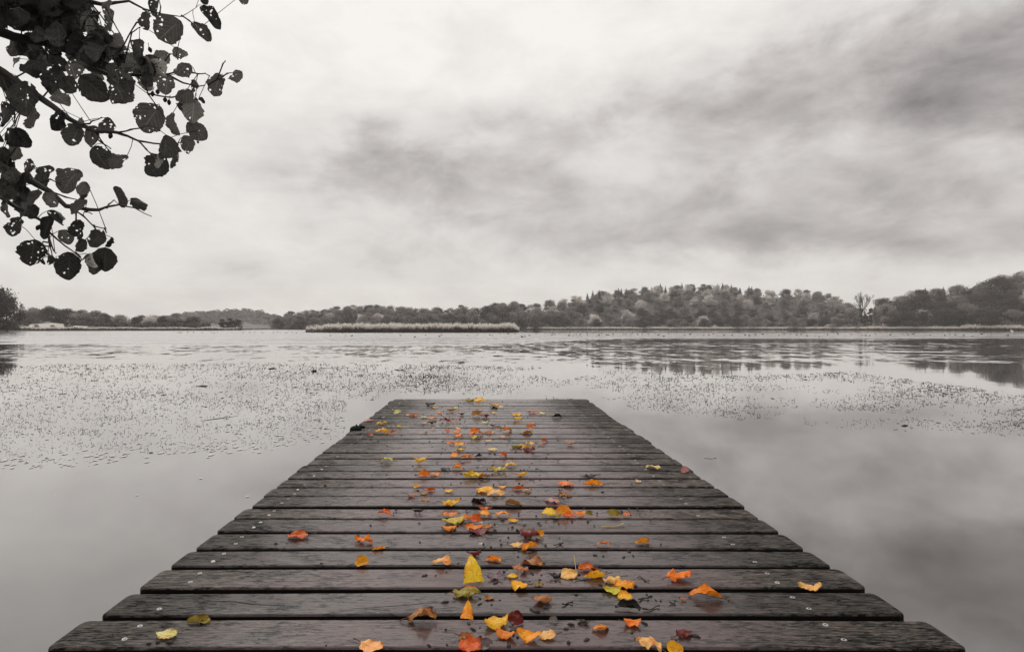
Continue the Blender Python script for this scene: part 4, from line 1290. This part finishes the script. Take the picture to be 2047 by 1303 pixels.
# scrub that fills the ground between the trees
mb = MB()
for k in range(9000):
    px = rf.choice([rf.uniform(548, 1060), rf.uniform(1050, 1720), rf.uniform(1690, 2150), rf.uniform(140, 420)])
    t = rf.uniform(0.02, 0.98)
    if px < 430:
        t = rf.uniform(0.6, 0.98)
    p = hill(px, t) + Vector((0, 0, rf.uniform(0.2, 3.2)))
    a = Vector((rf.gauss(0, 1), rf.gauss(0, 1), rf.gauss(0, 1))).normalized()
    b = a.orthogonal().normalized()
    s = rf.uniform(0.6, 1.7)
    kk = rf.uniform(.6, 1.4)
    mb.face([p - a * s, p + b * s * .8, p + a * s, p - b * s * .8], 0, (kk, kk, kk))
ug = mb.build("undergrowth", M_FOL)
ug.color = (0.085, 0.077, 0.073, 1)
tag(ug, "dark scrub between the trunks on the far banks", "undergrowth", kind='stuff')

# ------------------------------------------------------------------ reeds
def reeds(name, label, spots, hgt, wd, seed, plume=(0.32, 0.55)):
    r_ = random.Random(seed)
    mb = MB()
    for p in spots:
        h = hgt * r_.uniform(0.58, 1.15) * p[3] if len(p) > 3 else hgt * r_.uniform(0.72, 1.12)
        a = r_.uniform(0, PI)
        s = Vector((math.cos(a), math.sin(a), 0)) * wd * r_.uniform(0.5, 1.0)
        lean = Vector((r_.gauss(0.08, .09), r_.gauss(0, .09), 0)) * h
        b0 = Vector(p[:3])
        f0 = 1 - r_.uniform(*plume)
        b1 = b0 + lean * f0 * f0 + Vector((0, 0, h * f0))
        b2 = b0 + lean + Vector((0, 0, h))
        mb.face([b0 - s * .5, b0 + s * .5, b1 + s * .45, b1 - s * .45], 1)
        m_ = b1.lerp(b2, 0.4)
        mb.face([b1 - s * .4, m_ - s * .9, b2, m_ + s * .9], 0)
    o = mb.build(name, [M_REED_TOP, M_REED_STEM])
    return tag(o, label, "reeds", kind='stuff')


rr = random.Random(8)
spots = []
for k in range(12500):
    px = rr.triangular(609, 1040, 830) if rr.random() < 0.25 else rr.uniform(611, 1037)
    d = 175 + 9 * rr.random() ** 1.3 + (3.0 if px < 640 else 0)
    gapf = mnoise.noise((px * 0.13, d * 0.3, 0)) + 0.6 * mnoise.noise((px * 0.03, d * 0.2, 4))
    if px < 650 and rr.random() < 0.35:
        continue
    e = 0.72 + 0.28 * sm((px - 609) / 60) * sm((1040 - px) / 18) + 0.30 * gapf
    spots.append(((px - CX) / F_PX * d, d, -0.05, e))
reeds("reed_bed", "pale plumed reed island in open water behind the jetty end", spots, 2.55, 0.085, 1, (0.24, 0.42))
spots = []
for k in range(5200):
    px = rr.uniform(-140, 485)
    d = interp(SHORE, px) + rr.uniform(-3, 6)
    spots.append(((px - CX) / F_PX * d, d, 0.1, 0.9 + 0.35 * mnoise.noise((px * 0.03, 2, 0))))
reeds("shore_reeds", "brown reeds fringing the left shore below the meadow", spots, 1.9, 0.35, 2, (0.12, 0.34))
spots = []
for k in range(11000):
    px = rr.uniform(1052, 2200)
    d = interp(SHORE, px) + rr.uniform(-4, 5)
    big = 1.35 if px > 1920 else 1.0
    spots.append(((px - CX) / F_PX * d, d, 0.1, (0.95 + 0.25 * mnoise.noise((px * 0.03, 5, 0))) * big))
reeds("shore_reeds", "pale reed fringe along the right shore under the wooded hills", spots, 2.9, 0.42, 3, (0.45, 0.70))
spots = []
for k in range(1500):
    px = rr.uniform(480, 1050)
    d = interp(SHORE, px) + rr.uniform(-4, 5)
    spots.append(((px - CX) / F_PX * d, d, 0.1, 0.7))
reeds("shore_reeds", "low dark reeds at the foot of the central wood", spots, 2.0, 0.45, 4, (0.10, 0.25))

# ------------------------------------------------------------------ water weed, pads, driftwood
rw = random.Random(14)
mb = MB()
cnt = 0


def low_edge(px):
    if px < 800:
        return interp([(-100, 936), (150, 930), (300, 905), (520, 900), (650, 880), (800, 850)], px)
    return interp([(1000, 792), (1180, 806), (1300, 822), (1450, 838), (1700, 856), (1900, 866), (2150, 880)], px)


def high_edge(px):
    return interp([(-100, 735), (100, 728), (600, 725), (1050, 733), (1300, 745), (1500, 752), (1700, 742), (1900, 770), (2150, 795)], px)


while cnt < 12500:
    px = rw.uniform(-90, 2150)
    hi, lo = high_edge(px), low_edge(px)
    py = hi + (lo - hi) * rw.betavariate(1.05, 1.45)
    if 690 < px < 1250 and py > 800:
        continue
    dens = 0.36 + 1.15 * mnoise.noise((px * 0.004, py * 0.05, 0)) + 0.5 * mnoise.noise((px * 0.02, py * 0.09, 3))
    if px > 900:
        dens *= 0.48 + 0.14 * (px > 1450)
    if px < 760:
        dens = max(dens, 0.22)
    if rw.random() > min(dens, 0.62):
        continue
    p = on_water(px, py)
    cnt += 1
    u = p.y / F_PX
    typ = rw.random()
    sz = u * (rw.uniform(1.2, 3.0) + (rw.uniform(1.5, 5.5) if rw.random() < 0.16 else 0))
    r0 = u * rw.uniform(0.20, 0.45)
    if typ < 0.52:         # bit of leaf lying on the water
        a = rw.uniform(0, PI)
        d_ = Vector((math.cos(a), 1.5 * math.sin(a), 0)) * sz * 0.5
        mb.tube([p - d_ + Vector((0, 0, r0 * .3)), p + Vector((0, 0, r0 * 1.1)), p + d_ + Vector((0, 0, r0 * .4))], [r0 * .5, r0, r0 * .4], 4)
    elif typ < 0.86:       # short stem
        ln = Vector((rw.gauss(0, .55), rw.gauss(0, .4), 1)).normalized() * sz
        mb.tube([p - Vector((0, 0, .01)), p + ln * 0.55, p + ln + Vector((rw.gauss(0, .3) * sz, 0, -0.1 * sz))], [r0, r0 * .8, r0 * .5], 4)
    else:                  # bent stem with its tip back in the water
        s = rw.choice([-1, 1])
        mb.tube([p - Vector((0, 0, .01)), p + Vector((s * sz * .5, 0, sz * .75)), p + Vector((s * sz * rw.uniform(.7, 1.5), 0, sz * rw.uniform(0, .5)))], [r0 * .8, r0 * .75, r0 * .5], 4)
    for q in range(rw.choice([0, 0, 0, 0, 1, 2])):
        v = Vector((rw.gauss(0, 1.6) * sz, rw.gauss(0, 2.0) * sz, 0))
        mb.tube([p + v - Vector((r0, 0, 0)), p + v + Vector((0, 0, r0 * 1.3)), p + v + Vector((r0 * 1.5, 0, 0))], [r0 * .6, r0, r0 * .5], 4)
tag(mb.build("water_weed", M_WEED), "dark sprigs of water weed scattered over the calm water", "water weed", kind='stuff')

mb = MB()
for k in range(210):
    px = rw.uniform(-40, 690)
    py = low_edge(px) - abs(rw.gauss(0, 16)) + rw.uniform(-2, 9)
    if rw.random() < 0.05:
        px, py = rw.uniform(-20, 600), rw.uniform(900, 1080)
    p = on_water(px, py)
    s = p.y / F_PX * rw.uniform(1.6, 6.5) * (0.6 if py > 945 else 1.0)
    e = rw.uniform(0.7, 1.5)
    a0 = rw.uniform(0, 6)
    mb.face([(p.x + s * .8 * math.cos(t), p.y + s * e * math.sin(t) * (1 + .2 * math.sin(t * 3 + a0)), 0.004) for t in [2 * PI * q / 10 for q in range(10)]])
tag(mb.build("floating_pads", M_PAD), "pale floating leaves and scum at the edge of the weed left of the jetty", "floating leaves", kind='stuff')

DRIFT = [(545, 737, 16, 'short', 3.0), (655, 736, 30, 'long thin', 1.3), (798, 739, 18, 'short', 2.2), (915, 736, 14, 'small', 2.0), (403, 772, 22, 'thick', 3.4), (1808, 851, 14, 'stubby', 4.5), (440, 836, 44, 'slanting', 1.6)]
for i, (px, py, wpx, word, th) in enumerate(DRIFT):
    p = on_water(px, py)
    u = p.y / F_PX
    th *= 0.62
    mb = MB()
    n_ = 9
    slope = 0.5 if word == 'slanting' else 0.06
    pts = [Vector(((t - .5) * wpx * u, (t - .5) * wpx * u * slope * 3, th * u * 0.25 + 0.2 * th * u * math.sin(t * 5 + i))) for t in [k / (n_ - 1) for k in range(n_)]]
    mb.tube(pts, [th * u * 0.5 * (0.35 + 0.65 * math.sin(PI * (0.1 + 0.8 * k / (n_ - 1)))) for k in range(n_)], 8)
    o = mb.build("driftwood", M_WEED, smooth=True)
    o.location = p
    where = {0: "just left of the forked snag", 1: "just right of the forked snag", 2: "in open water beyond the jetty's left corner", 3: "in open water straight beyond the jetty",
             4: "in the weed far left of the jetty", 5: "in calm water far right of the jetty", 6: "near the front edge of the left weed"}[i]
    tag(o, "%s dark floating stick %s" % (word, where), "driftwood", "sticks floating on the lake")

# ------------------------------------------------------------------ water birds
def bird_parts(mat, seed=0, neck=1.0):
    """a swimming coot-like bird, about 0.42 m long, bill towards -x: body, neck, head, tail and bill in one mesh"""
    mb = MB()
    prof = [(-0.19, 0.02, 0.07), (-0.17, 0.06, 0.075), (-0.10, 0.10, 0.075), (0.0, 0.115, 0.075), (0.10, 0.095, 0.085), (0.18, 0.05, 0.105), (0.24, 0.012, 0.125)]
    rws = []
    for x, r_, zc_ in prof:
        rws.append([(x, r_ * 0.95 * math.cos(2 * PI * k / 12), zc_ + r_ * 0.85 * math.sin(2 * PI * k / 12) - 0.02) for k in range(12)])
    mb.grid(rws, close=True)
    mb.tube([(-0.12, 0, 0.10), (-0.165, 0, 0.17 * neck), (-0.17, 0, 0.215 * neck)], [0.055, 0.038, 0.036], 10)
    rws = []
    hc = Vector((-0.185, 0, 0.235 * neck))
    for k in range(7):
        t = PI * k / 6
        rws.append([(hc.x - 0.055 * math.cos(t), hc.y + 0.042 * math.sin(t) * math.cos(2 * PI * q / 10), hc.z + 0.042 * math.sin(t) * math.sin(2 * PI * q / 10)) for q in range(10)])
    mb.grid(rws, close=True)
    mb.tube([(hc.x - 0.045, 0, hc.z), (hc.x - 0.085, 0, hc.z - 0.012), (hc.x - 0.10, 0, hc.z - 0.016)], [0.018, 0.011, 0.003], 8)
    return mb.mesh("waterbird", mat, smooth=True)


BM = bird_parts(M_DUCK)
BW = bird_parts(M_WHITE, neck=1.25)
BIRDS = [(1044, 674, 6), (1050, 673, 4), (1058, 671, 4), (1103, 670, 4), (1108, 669, 4), (1138, 671, 4.5), (1146, 672, 2.5), (1152, 669, 3), (1160, 669, 4), (1174, 669, 3.5), (1197, 670, 4.5), (1203, 668, 3), (1212, 670, 4), (1216, 670, 4), (1226, 669, 4),
         (1245, 670, 3), (1250, 669, 3), (1261, 669, 3), (1275, 669, 4), (1284, 668, 3), (1296, 669, 3), (1316, 670, 4), (1327, 673, 5), (660, 671.5, 4), (690, 671, 3), (703, 672, 5), (801, 671, 4), (829, 674, 4.5), (851, 670, 3.5), (878, 673, 5), (883, 670, 3),
         (935, 671, 3), (952, 671, 3), (956, 669, 3), (980, 670, 3.5), (985, 671, 3), (1000, 668, 3), (1016, 668, 4), (1030, 668, 3)]
for X_, Y_ in [(85, 597), (125, 588), (175, 588), (222, 592), (257, 590), (307, 600), (400, 610), (467, 592), (550, 588), (657, 590), (740, 597), (770, 600), (800, 600), (845, 588), (963, 594), (1057, 588), (1105, 590), (1143, 588), (1278, 595), (1395, 597),
               (1430, 590), (1478, 594), (1545, 598), (1610, 604), (1685, 588), (1760, 590), (1890, 600)]:
    BIRDS.append((1536 + X_ / 3.95, 520 + Y_ / 3.95 - 0.3, rw.uniform(3, 5)))
for X_ in (1340, 1365, 1382, 1405, 1420, 1428, 1450, 1467, 1490, 1500, 1512, 1525):
    BIRDS.append((X_ + rw.uniform(-4, 4), rw.uniform(667.5, 671.5), rw.uniform(3, 5)))
for k in range(26):
    BIRDS.append((rw.uniform(345, 760), rw.uniform(664.2, 666.2), rw.uniform(2.0, 3.2)))
for k in range(12):
    BIRDS.append((rw.uniform(1060, 1330), rw.uniform(666.0, 667.5), rw.uniform(2, 3)))


def bzone(px):
    for lim, z in ((540, "off the far hill"), (610, "just left of the reed island"), (760, "before the reed island's left half"), (900, "before the middle of the reed island"), (1040, "before the reed island's right half"), (1180, "off the left foot of the round hill"),
                   (1330, "off the round hill's left slope"), (1520, "below the round hill's crest"), (1680, "off the round hill's right slope"), (1780, "below the tall bare tree"), (1900, "left of the right-hand shore reeds")):
        if px < lim:
            return z
    return "before the right-hand shore reeds"


cell = defaultdict(list)
for (px, py, wpx) in BIRDS:
    o = bpy.data.objects.new("waterbird", BM)
    COL.objects.link(o)
    p = on_water(px, py)
    s = wpx * p.y / F_PX / 0.46
    o.location = p
    o.scale = (s, s, s)
    o.rotation_euler = (0, 0, rw.choice([0, PI]) + rw.uniform(-.6, .6))
    cell[bzone(px)].append((px, o))
for z, its in cell.items():
    its.sort(key=lambda i: i[0])
    for i, (px, o) in enumerate(its):
        tag(o, "dark swimming waterbird, %s from left of those %s" % (ordinal(i + 1), z), "waterbird", "dark waterbirds resting on the lake")
for px, py, s, lab in ((1314, 661.8, 3, "small white bird on the dark water below the round hill"), (2023, 662.3, 6, "long white bird before the reeds at the right edge"), (573, 660.8, 3, "white bird near the shore left of the reed island")):
    o = bpy.data.objects.new("waterbird", BW)
    COL.objects.link(o)
    p = on_water(px, py)
    o.location = p
    k = s * p.y / F_PX / 0.46
    o.scale = (k, k, k)
    tag(o, lab, "waterbird", "white waterbirds on the lake")
p = on_water(627, 742)
u = p.y / F_PX
mb = MB()
mb.tube([(-5.5 * u, 0, 0.6 * u), (-2 * u, 0, 1.0 * u), (2 * u, 0, 1.2 * u), (6 * u, 0, 0.9 * u)], [0.5 * u, 1.0 * u, 1.5 * u, 0.7 * u], 8)
mb.tube([(-0.6 * u, 0, 0.4 * u), (-0.2 * u, 0, 3 * u), (-0.6 * u, 0, 6 * u)], [1.1 * u, 0.8 * u, 0.4 * u], 7)
mb.tube([(1 * u, 0, 1 * u), (3.2 * u, 0, 2.6 * u), (5.6 * u, 0, 2.9 * u)], [0.8 * u, 0.7 * u, 0.4 * u], 7)
o = mb.build("driftwood", M_WEED, smooth=True)
o.location = p
tag(o, "dark forked snag with one upright stub, between two floating sticks in the weed", "driftwood", "sticks floating on the lake")

# ------------------------------------------------------------------ thin damp air over the lake
mb = MB()
mb.box(-1700, 1700, -60, 1900, -1.4, 100)
hz = mb.build("haze", None)
hz.data.materials.clear()
mh, nh = material("damp_air")
vol = nh.node('ShaderNodeVolumePrincipled', {'Color': (0.96, 0.94, 0.92), 'Density': 0.0002, 'Anisotropy': 0.0})
oh = nh.node('ShaderNodeOutputMaterial')
nh.t.links.new(vol.outputs[0], oh.inputs['Volume'])
hz.data.materials.append(mh)
tag(hz, "thin damp haze hanging over the whole lake", "haze", kind='stuff')
